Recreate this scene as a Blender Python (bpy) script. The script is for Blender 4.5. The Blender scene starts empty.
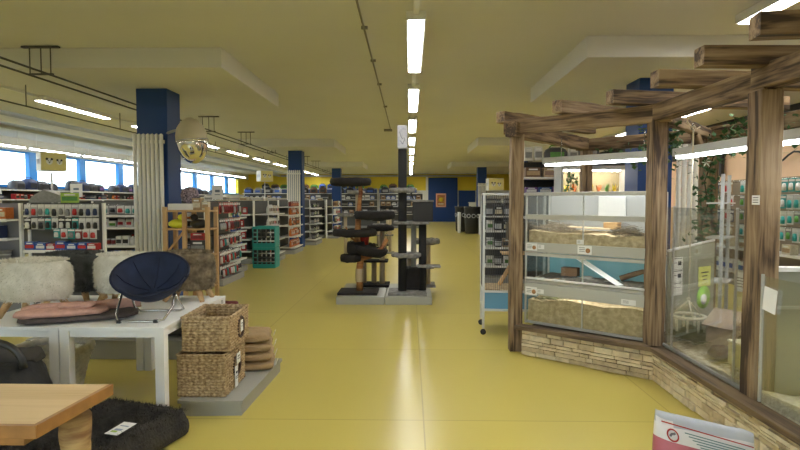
import bpy, bmesh, math, random
from mathutils import Vector, Matrix, noise as mnoise
R = random.Random(7)
col = bpy.context.scene.collection
PI = math.pi

# ------------------------------------------------------------------ materials
MATS = {}
def mat(name, c, rough=0.6, metal=0.0, var=0.0, vscale=8.0, c2=None, bump=0.0, bscale=40.0, stretch=(1, 1, 1), emit=0.0, spec=0.5, coat=0.0, sheen=0.0):
    if name in MATS: return MATS[name]
    m = bpy.data.materials.new(name); m.use_nodes = True
    nt = m.node_tree; b = nt.nodes['Principled BSDF']
    b.inputs['Base Color'].default_value = (*c, 1)
    b.inputs['Roughness'].default_value = rough; b.inputs['Metallic'].default_value = metal
    b.inputs['Specular IOR Level'].default_value = spec; b.inputs['Coat Weight'].default_value = coat
    b.inputs['Sheen Weight'].default_value = sheen
    if emit:
        b.inputs['Emission Color'].default_value = (*c, 1); b.inputs['Emission Strength'].default_value = emit
    if var or c2 or bump:
        tc = nt.nodes.new('ShaderNodeTexCoord'); mp = nt.nodes.new('ShaderNodeMapping')
        mp.inputs['Scale'].default_value = stretch
        nt.links.new(tc.outputs['Object'], mp.inputs[0])
    if var or c2:
        n = nt.nodes.new('ShaderNodeTexNoise'); n.inputs['Scale'].default_value = vscale; n.inputs['Detail'].default_value = 5
        nt.links.new(mp.outputs[0], n.inputs['Vector'])
        r = nt.nodes.new('ShaderNodeValToRGB'); r.color_ramp.elements[0].position = .33; r.color_ramp.elements[1].position = .67
        k = c2 or tuple(max(0, v * (1 - var)) for v in c)
        r.color_ramp.elements[0].color = (*k, 1); r.color_ramp.elements[1].color = (*c, 1)
        nt.links.new(n.outputs['Fac'], r.inputs[0]); nt.links.new(r.outputs[0], b.inputs['Base Color'])
    if bump:
        n2 = nt.nodes.new('ShaderNodeTexNoise'); n2.inputs['Scale'].default_value = bscale; n2.inputs['Detail'].default_value = 4
        nt.links.new(mp.outputs[0], n2.inputs['Vector'])
        bp = nt.nodes.new('ShaderNodeBump'); bp.inputs['Strength'].default_value = bump; bp.inputs['Distance'].default_value = .02
        nt.links.new(n2.outputs['Fac'], bp.inputs['Height']); nt.links.new(bp.outputs[0], b.inputs['Normal'])
    MATS[name] = m
    return m

def glass(name, tint=(1, 1, 1), gloss=0.06):
    if name in MATS: return MATS[name]
    m = bpy.data.materials.new(name); m.use_nodes = True; nt = m.node_tree; nt.nodes.clear()
    out = nt.nodes.new('ShaderNodeOutputMaterial'); mix = nt.nodes.new('ShaderNodeMixShader')
    t = nt.nodes.new('ShaderNodeBsdfTransparent'); t.inputs[0].default_value = (*tint, 1)
    g = nt.nodes.new('ShaderNodeBsdfGlossy'); g.inputs['Roughness'].default_value = .03
    fr = nt.nodes.new('ShaderNodeFresnel'); fr.inputs[0].default_value = 1.35
    mt = nt.nodes.new('ShaderNodeMath'); mt.operation = 'MULTIPLY_ADD'; mt.inputs[1].default_value = .38; mt.inputs[2].default_value = gloss * .3
    nt.links.new(fr.outputs[0], mt.inputs[0]); nt.links.new(mt.outputs[0], mix.inputs[0])
    nt.links.new(t.outputs[0], mix.inputs[1]); nt.links.new(g.outputs[0], mix.inputs[2]); nt.links.new(mix.outputs[0], out.inputs[0])
    MATS[name] = m
    return m

def wood(name, c1, c2, c3, scale=6.0):
    """grain runs along local X"""
    m = bpy.data.materials.new(name); m.use_nodes = True; nt = m.node_tree; b = nt.nodes['Principled BSDF']
    tc = nt.nodes.new('ShaderNodeTexCoord'); mp = nt.nodes.new('ShaderNodeMapping'); mp.inputs['Scale'].default_value = (.18, 1.6, 1.6)
    oi = nt.nodes.new('ShaderNodeObjectInfo'); ad = nt.nodes.new('ShaderNodeVectorMath'); ad.operation = 'MULTIPLY_ADD'
    cb = nt.nodes.new('ShaderNodeCombineXYZ')
    for i in range(3): nt.links.new(oi.outputs['Random'], cb.inputs[i])
    ad.inputs[1].default_value = (17, 11, 5)
    nt.links.new(cb.outputs[0], ad.inputs[0]); nt.links.new(tc.outputs['Object'], ad.inputs[2]); nt.links.new(ad.outputs[0], mp.inputs[0])
    n = nt.nodes.new('ShaderNodeTexNoise'); n.inputs['Scale'].default_value = scale; n.inputs['Detail'].default_value = 6; n.inputs['Distortion'].default_value = .8
    nt.links.new(mp.outputs[0], n.inputs['Vector'])
    r = nt.nodes.new('ShaderNodeValToRGB'); e = r.color_ramp.elements
    e[0].position = .36; e[0].color = (*c3, 1); e[1].position = .64; e[1].color = (*c1, 1)
    x = e.new(.48); x.color = (*c2, 1)
    mp2 = nt.nodes.new('ShaderNodeMapping'); mp2.inputs['Scale'].default_value = (1.2, 26, 26); nt.links.new(ad.outputs[0], mp2.inputs[0])
    nf = nt.nodes.new('ShaderNodeTexNoise'); nf.inputs['Scale'].default_value = 2.2; nf.inputs['Detail'].default_value = 4; nt.links.new(mp2.outputs[0], nf.inputs['Vector'])
    mm = nt.nodes.new('ShaderNodeMath'); mm.operation = 'MULTIPLY_ADD'; mm.inputs[1].default_value = .45; nt.links.new(nf.outputs['Fac'], mm.inputs[0])
    m2 = nt.nodes.new('ShaderNodeMath'); m2.operation = 'SUBTRACT'; m2.inputs[1].default_value = .225; nt.links.new(n.outputs['Fac'], m2.inputs[0]); nt.links.new(m2.outputs[0], mm.inputs[2])
    nt.links.new(mm.outputs[0], r.inputs[0]); nt.links.new(r.outputs[0], b.inputs['Base Color'])
    bp = nt.nodes.new('ShaderNodeBump'); bp.inputs['Strength'].default_value = .35; bp.inputs['Distance'].default_value = .01
    nt.links.new(n.outputs['Fac'], bp.inputs['Height']); nt.links.new(bp.outputs[0], b.inputs['Normal'])
    b.inputs['Roughness'].default_value = .75
    MATS[name] = m
    return m

# ------------------------------------------------------------------ mesh builder
class MB:
    def __init__(s): s.bm = bmesh.new()
    def box(s, c, d, rz=0, mi=0, bev=0.0, rx=0, ry=0):
        M = Matrix.Translation(c) @ Matrix.Rotation(rz, 4, 'Z') @ Matrix.Rotation(ry, 4, 'Y') @ Matrix.Rotation(rx, 4, 'X') @ Matrix.Diagonal((*d, 1))
        r = bmesh.ops.create_cube(s.bm, size=1, matrix=M)
        vs = r['verts']; fs = {f for v in vs for f in v.link_faces}
        for f in fs: f.material_index = mi
        if bev:
            es = {e for v in vs for e in v.link_edges}
            rr = bmesh.ops.bevel(s.bm, geom=list(es), offset=bev, segments=2, affect='EDGES', profile=.6)
            for f in rr['faces']: f.material_index = mi
        return s
    def rings(s, rings, mi=0, cap=True, smooth=True, closed=True):
        vr = [[s.bm.verts.new(p) for p in r] for r in rings]
        n = len(vr[0])
        for a, b in zip(vr, vr[1:]):
            for i in range(n if closed else n - 1):
                try:
                    f = s.bm.faces.new((a[i], a[(i + 1) % n], b[(i + 1) % n], b[i])); f.material_index = mi; f.smooth = smooth
                except ValueError: pass
        if cap and closed:
            for r in (vr[0][::-1], vr[-1]):
                try: f = s.bm.faces.new(r); f.material_index = mi
                except ValueError: pass
        return s
    def path(s, pts, r, seg=8, mi=0, cap=True):
        pts = [Vector(p) for p in pts]; rings = []; up = None
        for i, p in enumerate(pts):
            t = (pts[min(i + 1, len(pts) - 1)] - pts[max(i - 1, 0)]).normalized()
            if up is None: up = Vector((0, 0, 1)) if abs(t.z) < .9 else Vector((1, 0, 0))
            a = t.cross(up).normalized(); up = a.cross(t).normalized()
            rr = r[i] if isinstance(r, (list, tuple)) else r
            rings.append([p + (a * math.cos(2 * PI * k / seg) + up * math.sin(2 * PI * k / seg)) * rr for k in range(seg)])
        return s.rings(rings, mi, cap)
    def lathe(s, prof, c=(0, 0, 0), seg=16, mi=0, sx=1, sy=1, M=None):
        c = Vector(c); rings = []
        for r, z in prof:
            ring = [Vector((math.cos(2 * PI * k / seg) * r * sx, math.sin(2 * PI * k / seg) * r * sy, z)) for k in range(seg)]
            rings.append([c + (M @ p if M else p) for p in ring])
        return s.rings(rings, mi)
    def poly(s, pts, z0, z1, mi=0):
        return s.rings([[(x, y, z0) for x, y in pts], [(x, y, z1) for x, y in pts]], mi, True, False)
    def quad(s, pts, mi=0):
        f = s.bm.faces.new([s.bm.verts.new(p) for p in pts]); f.material_index = mi; return s
    def mesh(s, name, mats):
        bmesh.ops.recalc_face_normals(s.bm, faces=s.bm.faces[:])
        me = bpy.data.meshes.new(name); s.bm.to_mesh(me); s.bm.free()
        for m in (mats if isinstance(mats, (list, tuple)) else [mats]): me.materials.append(m)
        return me
    def build(s, name, mats, parent=None, loc=None, rz=None):
        return link(name, s.mesh(name, mats), parent, loc, rz)

def link(name, me, parent=None, loc=None, rz=None):
    o = bpy.data.objects.new(name, me); col.objects.link(o)
    if parent: o.parent = parent
    if loc is not None: o.location = loc
    if rz is not None: o.rotation_euler = (0, 0, rz)
    return o
def tag(o, label, cat, group=None, kind=None):
    o['label'] = label; o['category'] = cat
    if group: o['group'] = group
    if kind: o['kind'] = kind
    return o
def thing(name, label, cat, loc=(0, 0, 0), rz=0, group=None, rot=None):
    o = bpy.data.objects.new(name, None); col.objects.link(o)
    o.location = loc; o.rotation_euler = rot or (0, 0, rz); o.empty_display_size = .1
    return tag(o, label, cat, group)
def structure(o): o['kind'] = 'structure'; return o
def kids(o): return [c for c in bpy.data.objects if c.parent == o]
def copy_tree(o, parent=None):
    c = o.copy(); col.objects.link(c)
    if parent: c.parent = parent
    for ch in kids(o): copy_tree(ch, c)
    return c
def piece(name, p0, p1, w, h, m, parent=None, bev=.006, rough=0.0, roll=0):
    """a timber along local X from p0 to p1"""
    p0, p1 = Vector(p0), Vector(p1); d = p1 - p0; L = d.length
    mb = MB(); n = max(2, int(L / .12))
    rings = []
    for i in range(n + 1):
        x = L * i / n; k = rough
        jy, jz = R.uniform(-k, k), R.uniform(-k, k)
        rings.append([(x, sy * (w / 2) + jy, sz * (h / 2) + jz) for sy, sz in ((-1, -.92), (-.92, -1), (.92, -1), (1, -.92), (1, .92), (.92, 1), (-.92, 1), (-1, .92))])
    mb.rings(rings, smooth=False)
    o = mb.build(name, m, parent)
    x = d.normalized(); up = Vector((0, 0, 1)) if abs(x.z) < .9 else Vector((0, 1, 0))
    y = up.cross(x).normalized(); z = x.cross(y)
    M = Matrix((x, y, z)).transposed().to_4x4(); M.translation = p0
    o.matrix_basis = M
    return o
def fur(mb, pts, length, dirfn, w=.004, mi=0):
    for p, nrm in pts:
        t = dirfn(p, nrm); a = nrm.cross(t)
        a = a.normalized() * w if a.length > 1e-4 else Vector((w, 0, 0))
        l = length * R.uniform(.6, 1.2)
        vs = [mb.bm.verts.new(p - a), mb.bm.verts.new(p + a), mb.bm.verts.new(p + t * l)]
        f = mb.bm.faces.new(vs); f.material_index = mi

# ------------------------------------------------------------------ camera / world / colour management
cam = bpy.data.cameras.new('camera'); co = bpy.data.objects.new('camera', cam); col.objects.link(co)
cam.lens = 540 / 800 * 36; cam.sensor_width = 36; cam.clip_end = 200; cam.clip_start = .05
co.location = (0, 0, 1.6); co.rotation_euler = (math.radians(90 - 2.65), 0, math.radians(1.06))
sc = bpy.context.scene; sc.camera = co
sc.view_settings.view_transform = 'Standard'; sc.view_settings.look = 'None'; sc.view_settings.gamma = 1
sc.view_settings.exposure = EXPOSURE = 0.50
sc.cycles.max_bounces = 8; sc.cycles.diffuse_bounces = 4; sc.cycles.transparent_max_bounces = 24; sc.cycles.sample_clamp_indirect = 6
w = bpy.data.worlds.new('world'); sc.world = w; w.use_nodes = True
bg = w.node_tree.nodes['Background']; bg.inputs[0].default_value = (.78, .91, 1, 1); bg.inputs[1].default_value = 6.0
wt = w.node_tree; tcw = wt.nodes.new('ShaderNodeTexCoord'); sx = wt.nodes.new('ShaderNodeSeparateXYZ'); rw = wt.nodes.new('ShaderNodeValToRGB')
wt.links.new(tcw.outputs['Generated'], sx.inputs[0]); wt.links.new(sx.outputs['Z'], rw.inputs[0]); wt.links.new(rw.outputs[0], bg.inputs[0])
rw.color_ramp.elements[0].position = 0; rw.color_ramp.elements[0].color = (.06, .07, .055, 1); rw.color_ramp.elements[1].position = .012; rw.color_ramp.elements[1].color = (.72, .90, 1, 1)

# ------------------------------------------------------------------ palette
CEIL = mat('ceiling_paint', (.73, .73, .71), .9, var=.05, vscale=.6)
CEILSIDE = CEIL
WALLY = mat('yellow_paint', (.72, .55, .04), .7)
WALLW = mat('white_wall_paint', (.70, .69, .62), .8)
WALLB = mat('beige_wall_paint', (.80, .56, .36), .8, var=.08, vscale=1.5)
BLUE = mat('blue_paint', (.003, .042, .19), .5)
BLUEW = mat('window_blue', (.03, .25, .65), .4)
WHITE = mat('white_metal', (.82, .82, .80), .4)
CREAMW = mat('cream_enamel', (.88, .87, .82), .4)
GREYM = mat('grey_metal', (.42, .42, .40), .4, metal=.3)
ALU = mat('aluminium', (.62, .62, .60), .35, metal=.5)
STEEL = mat('steel', (.6, .6, .6), .25, metal=.9)
DARK = mat('dark_plastic', (.018, .018, .02), .5)
BLACKM = mat('black_metal', (.02, .02, .02), .4); RAILM = mat('rail_dark', (.07, .07, .065), .5)
PAPER = mat('white_paper', (.82, .82, .80), .7)
INK = mat('black_ink', (.02, .02, .03), .7)
CHROME = mat('mirror_chrome', (.9, .9, .9), .04, metal=1)
POST = wood('weathered_timber', (.34, .245, .145), (.20, .13, .07), (.05, .03, .018), 7)
PINE = wood('pine', (.62, .42, .22), (.56, .36, .17), (.46, .27, .12), 4)
LEDGE = wood('ledge_timber', (.20, .14, .075), (.15, .10, .055), (.08, .052, .03), 5)
TABLEW = wood('light_veneer', (.66, .49, .27), (.61, .44, .24), (.55, .39, .20), 3)
TUBE = mat('fluorescent_diffuser', (1, .985, .95), .5, emit=26)
TUBEC = mat('cool_fluorescent_diffuser', (.95, .97, 1), .5, emit=18)
GL = glass('clear_glass'); GLT = glass('tank_glass', (.98, .995, .985), .10)
C = dict(white=(.72, .72, .70), cream=(.66, .60, .44), red=(.50, .03, .03), dred=(.22, .02, .025), blue=(.03, .10, .42), navy=(.015, .03, .10),
         teal=(.03, .34, .32), green=(.10, .30, .05), lime=(.40, .60, .08), yellow=(.80, .62, .03), orange=(.60, .17, .03), brown=(.16, .08, .04),
         tan=(.42, .28, .15), grey=(.28, .28, .28), black=(.018, .018, .022), pink=(.55, .14, .24), purple=(.14, .05, .25), char=(.05, .05, .055), silver=(.5, .52, .55), lblue=(.25, .42, .58))
def cm(k, rough=.45): return mat(f'{k}_print_{int(rough*100)}', C[k], rough, var=.22, vscale=35)

# ------------------------------------------------------------------ floor, ceiling, walls
def floor_mat():
    m = bpy.data.materials.new('yellow_vinyl_floor'); m.use_nodes = True; nt = m.node_tree; b = nt.nodes['Principled BSDF']
    tc = nt.nodes.new('ShaderNodeTexCoord')
    br = nt.nodes.new('ShaderNodeTexBrick'); br.offset = 0; br.inputs['Scale'].default_value = 1
    br.inputs['Brick Width'].default_value = 1.86; br.inputs['Row Height'].default_value = 1.86; br.inputs['Mortar Size'].default_value = .006; br.inputs['Mortar Smooth'].default_value = .2
    br.inputs['Color1'].default_value = (1, 1, 1, 1); br.inputs['Color2'].default_value = (.95, .95, .95, 1); br.inputs['Mortar'].default_value = (.72, .68, .6, 1)
    mp = nt.nodes.new('ShaderNodeMapping'); mp.inputs['Location'].default_value = (-.10, -.14, 0)
    nt.links.new(tc.outputs['Object'], mp.inputs[0]); nt.links.new(mp.outputs[0], br.inputs['Vector'])
    n = nt.nodes.new('ShaderNodeTexNoise'); n.inputs['Scale'].default_value = .35; n.inputs['Detail'].default_value = 2; n.inputs['Roughness'].default_value = .5
    nt.links.new(tc.outputs['Object'], n.inputs['Vector'])
    r = nt.nodes.new('ShaderNodeValToRGB'); r.color_ramp.elements[0].position = .3; r.color_ramp.elements[1].position = .7
    r.color_ramp.elements[0].color = (.55, .455, .105, 1); r.color_ramp.elements[1].color = (.57, .475, .12, 1)
    nt.links.new(n.outputs['Fac'], r.inputs[0])
    mx = nt.nodes.new('ShaderNodeMix'); mx.data_type = 'RGBA'; mx.blend_type = 'MULTIPLY'; mx.inputs[0].default_value = 1
    nt.links.new(r.outputs[0], mx.inputs[6]); nt.links.new(br.outputs['Color'], mx.inputs[7]); nt.links.new(mx.outputs[2], b.inputs['Base Color'])
    n2 = nt.nodes.new('ShaderNodeTexNoise'); n2.inputs['Scale'].default_value = 1.2; n2.inputs['Detail'].default_value = 1
    nt.links.new(tc.outputs['Object'], n2.inputs['Vector'])
    mr = nt.nodes.new('ShaderNodeMapRange'); mr.inputs[3].default_value = .27; mr.inputs[4].default_value = .30
    nt.links.new(n2.outputs['Fac'], mr.inputs[0]); nt.links.new(mr.outputs[0], b.inputs['Roughness'])
    b.inputs['Specular IOR Level'].default_value = .5
    return m
XL, XR, YN, YF, ZC = -12.0, 7.6, -3.0, 40.0, 3.5
structure(MB().box(((XL + XR) / 2, (YN + YF) / 2, -.05), (XR - XL + .6, YF - YN + .6, .1)).build('floor', floor_mat()))
ce = structure(MB().box(((XL + XR) / 2, (YN + YF) / 2, ZC + .1), (XR - XL + .6, YF - YN + .6, .2)).build('ceiling', CEIL))
for i, (cx, cy) in enumerate([(-3.85, 8.25), (-3.85, 18.3), (-3.85, 28.4), (3.55, 7.85), (3.55, 18.0), (3.55, 28.4)]):
    o = structure(MB().box((cx, cy, ZC - .125), (3.0, 2.95, .25), bev=.01).build('ceiling_panel', CEIL)); 
mb = MB(); mb.box(((XL - 5.2) / 2, YN - .1, 1.75), (-5.2 - XL, .2, 3.5)); mb.box(((XR + .4) / 2, YN - .1, 1.75), (XR - .4, .2, 3.5)); mb.box((-2.4, YN - .1, .5), (5.6, .2, 1.0)); mb.box((-2.4, YN - .1, 2.85), (5.6, .2, 1.3))
structure(mb.build('wall_near', WALLW))
f = structure(MB().box((-2.4, YN - .1, 1.03), (5.6, .1, .06)).box((-2.4, YN - .1, 2.17), (5.6, .1, .06)).box((-2.4, YN - .1, 1.6), (.08, .1, 1.1)).build('window_20', BLUEW)); MB().box((-2.4, YN - .12, 1.6), (5.6, .012, 1.16)).build('pane', GL, f)  # window added behind the camera to brighten surfaces facing it
# right wall : beige up to a dark valance
wr = structure(MB().box((XR + .1, 18.5, 1.35), (.2, 43, 2.7)).build('wall_right', WALLB))
structure(MB().box((XR + .1, 18.5, 3.1), (.2, 43, .8)).build('wall_right_valance', mat('valance_dark', (.03, .03, .035), .7)))
# far wall : yellow band over white, blue door
structure(MB().box(((XL + XR) / 2, YF + .1, 2.9), (XR - XL, .2, 1.2)).build('wall_far_band', WALLY))
structure(MB().box(((XL + XR) / 2, YF + .1, 1.15), (XR - XL, .2, 2.3)).build('wall_far', WALLW))
structure(MB().box((2.42, YF - .06, 1.62), (2.15, .12, 3.24), bev=.01).build('door_1', BLUE))
structure(MB().box((1.25, YF - .05, 1.7), (.16, .1, 3.4)).build('trim_1', WALLW))
structure(MB().box((4.2, YF - .06, 1.15), (1.2, .1, 2.3)).build('trim_2', BLUE))
structure(MB().box((-2.0, YF - .15, 3.37), (15, .25, .12)).build('trim_3', mat('duct_grey', (.35, .35, .34), .5)))
# left wall with ribbon windows
ZW0, ZW1 = 1.98, 3.10
structure(MB().box((XL - .1, 18.5, ZW0 / 2), (.2, 43, ZW0)).build('wall_left', WALLW))
structure(MB().box((XL - .1, 18.5, (ZW1 + ZC) / 2), (.2, 43, ZC - ZW1)).build('wall_left_head', WALLW))
ys = [9.0 + 2.6 * k for k in range(12)]
for k in range(11):
    a, b = ys[k], ys[k + 1]
    fr = MB()
    fr.box((XL, a + .16, (ZW0 + ZW1) / 2), (.14, .36, ZW1 - ZW0), bev=.01)
    fr.box((XL, (a + b) / 2 + .17, ZW0 + .04), (.10, 2.24, .08)); fr.box((XL, (a + b) / 2 + .17, ZW1 - .03), (.10, 2.24, .06))
    f = structure(fr.build(f'window_{k+1}', BLUEW))
    MB().box((XL - .03, (a + b) / 2 + .17, (ZW0 + ZW1) / 2), (.012, 2.24, ZW1 - ZW0 - .14)).build('pane', GL, f)
structure(MB().box((XL - .1, 3.0, (ZW0 + ZW1) / 2), (.2, 12, ZW1 - ZW0)).build('wall_left_pier', WALLW))
structure(MB().box((XL - .1, 38.9, (ZW0 + ZW1) / 2), (.2, 2.6, ZW1 - ZW0)).build('wall_left_return', WALLY))

# columns
for i, (x, y, rx, ry) in enumerate([(-3.83, 8.23, 0, 0), (-3.85, 18.3, 0, 0), (-3.85, 28.4, 0, 0), (3.33, 7.66, 0, 0), (3.62, 18.0, 0, 0), (3.62, 27.5, 0, 0)]):
    structure(MB().box((x, y, 1.625), (.46, .46, 3.25), bev=.01).build('column', BLUE))
def radiator(x, y, n, z0, z1, label, W):
    t = thing('column_radiator', label, 'radiator', (x, y, z0))
    for k in range(n):
        px = -W / 2 + W * (k + .5) / n
        MB().lathe([(0, 0), (W / n * .40, .02), (W / n * .40, z1 - z0 - .02), (0, z1 - z0)], (px, 0, 0), 10, sy=1.3).build('tube', CREAMW, t)
    for z in (.10, z1 - z0 - .12): MB().box((0, .03, z), (W, .03, .05)).build('header', CREAMW, t)
    MB().box((0, .05, .4), (.06, .06, .03)).build('bracket', CREAMW, t)
radiator(-3.86, 7.93, 7, .35, 2.58, 'white tubular radiator on the blue column behind the navy chair', .46)
radiator(-3.88, 17.98, 7, .35, 2.6, 'white tubular radiator on the second blue column down the aisle', .46)
radiator(3.74, 7.38, 4, .35, 2.62, 'white tubular radiator beside the blue column behind the pergola', .30)
radiator(3.60, 27.18, 6, .35, 2.45, 'white tubular radiator on the far blue column beside the black bins', .40)

# ------------------------------------------------------------------ ceiling lights, rails, conduit
def ceiling_light_proto():
    t = thing('ceiling_light', '', 'ceiling light')
    MB().box((0, 0, .045), (.20, 2.25, .09), bev=.004).build('housing', WHITE, t)
    MB().box((0, 0, -.003), (.155, 2.2, .006)).build('diffuser', TUBE, t)
    return t
cl = ceiling_light_proto(); first = True
def put_light(x, y, label, group=None, z=ZC - .09):
    global first
    o = cl if first else copy_tree(cl); first = False
    o.location = (x, y, z); tag(o, label, 'ceiling light', group)
    if not group and 'group' in o: del o['group']
for k in range(-2, 10):
    if k == -2 or k == -1: continue
    put_light(.06, 6.64 + 3.42 * k, f'long white fluorescent light on the ceiling over the aisle, {["first and biggest of the row","second in the row","third in the row","fourth in the row","fifth in the row","sixth in the row","seventh in the row","eighth in the row","ninth in the row","last before the blue door"][k]}')
for k in range(-2, 0): put_light(.06, 6.64 + 3.42 * k, 'long white ceiling light overhead above the near part of the aisle', 'ceiling lights above the entrance')
for k in range(9): put_light(-6.75, 10.9 + 3.42 * k, ['bright fluorescent light over the shelves just before the blue column'][0] if k == 0 else 'bright fluorescent light in the row beyond the near blue column', None if k == 0 else 'fluorescent row over the window side shelves')
for k in range(3): put_light(-6.75, .6 + 3.42 * k, 'bright ceiling light over the near shelves on the window side', 'ceiling lights over the near window side')
put_light(3.45, 4.6, 'fluorescent ceiling light just above the timber pergola')
for k in range(3): put_light(5.9, 12 + 3.42 * k, 'added fluorescent light over the shelves behind the pergola', 'added fluorescent row behind the pergola')  # row added to illuminate the shop behind the pergola
for k in range(3): put_light(5.9, 2.2 + 3.42 * k, 'added fluorescent light over the side of the shop behind the glass tanks', 'added fluorescent lights behind the glass tanks')  # further lights added to brighten the side behind the tanks
t = MB().box((.06, 20, ZC - .022), (.06, 38, .04)); tag(t.build('lighting_track', WHITE), 'thin white lighting track between the ceiling lights over the aisle', 'lighting track')
t = MB().box((-6.75, 20, ZC - .10 + .075), (.05, 38, .045)); tag(t.build('lighting_track', WHITE), 'thin pale lighting track above the window side light row', 'lighting track')

# twin black rail with hangers
t = thing('ceiling_rail', 'twin black rail hung from the ceiling on short hangers along the window side', 'rail', (-4.55, 0, 0))
for dx in (-.14, .12):
    MB().path([(dx, 1.0, 3.14), (dx, 36, 3.14)], .013, 8).build('rail', RAILM, t)
for k in range(10):
    y = 6.66 + 2.78 * k
    mb = MB().box((0, y, 3.48), (.46, .05, .02))
    for dx in (-.14, 0, .12): mb.path([(dx, y, 3.47), (dx, y, 3.15)], .007, 6)
    mb.box((0, y, 3.15), (.30, .03, .02))
    if y < 7.0 or y > 9.8: mb.build('hanger', RAILM, t)
    else: mb.bm.free()
t = thing('curtain_rail', 'single dark rail with small hangers between the twin rail and the windows', 'rail', (-6.35, 0, 0))
MB().path([(0, 4, 3.15), (0, 34, 3.15)], .013, 8).build('rail', RAILM, t)
for k in range(10): MB().path([(0, 6 + 2.9 * k, 3.15), (0, 6 + 2.9 * k, 3.5)], .008, 6).build('hanger', BLACKM, t)
for dx, z, r, l in ((-9.2, 3.3, .07, 'grey ventilation pipe along the ceiling beside the windows'), (-8.2, 3.36, .05, 'thin grey pipe along the ceiling beside the ventilation pipe')):
    tag(MB().path([(dx, 3, z), (dx, 38, z)], r, 10).build('ceiling_pipe', mat('pipe_grey', (.45, .47, .5), .5)), l, 'pipe')
# suspended tubes at the windows
sw = thing('window_strip_light', 'suspended fluorescent strip light hanging before the windows', 'strip light', (-10.9, 14, 3.08), 0, 'strip lights before the windows')
MB().box((0, 0, .035), (.11, 2.3, .06)).build('housing', WHITE, sw); MB().box((0, 0, -.01), (.09, 2.25, .03)).build('diffuser', TUBEC, sw)
MB().path([(0, -.9, .06), (0, -.9, .42)], .006, 5).build('cable', WHITE, sw); MB().path([(0, .9, .06), (0, .9, .42)], .006, 5).build('cable', WHITE, sw)
for k in range(1, 9): c = copy_tree(sw); c.location = (-10.9, 14 + 2.55 * k, 3.08)
# conduit on the ceiling
t = thing('ceiling_conduit', 'thin grey cable conduit running along the ceiling to the tall cat post', 'conduit', (-.5, 0, 0))
MB().path([(0, 1.0, 3.485), (-.02, 14.6, 3.485)], .012, 8).build('pipe', mat('conduit_grey', (.22, .21, .17), .5), t)
for y in (6.0, 7.4, 8.9, 11): MB().box((0, y, 3.485), (.07, .03, .03)).build('clip', mat('conduit_grey', (0, 0, 0)), t)
MB().box((-.09, 14.6, 3.47), (.22, .10, .06), bev=.01).build('junction_box', mat('conduit_grey', (0, 0, 0)), t)

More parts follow.
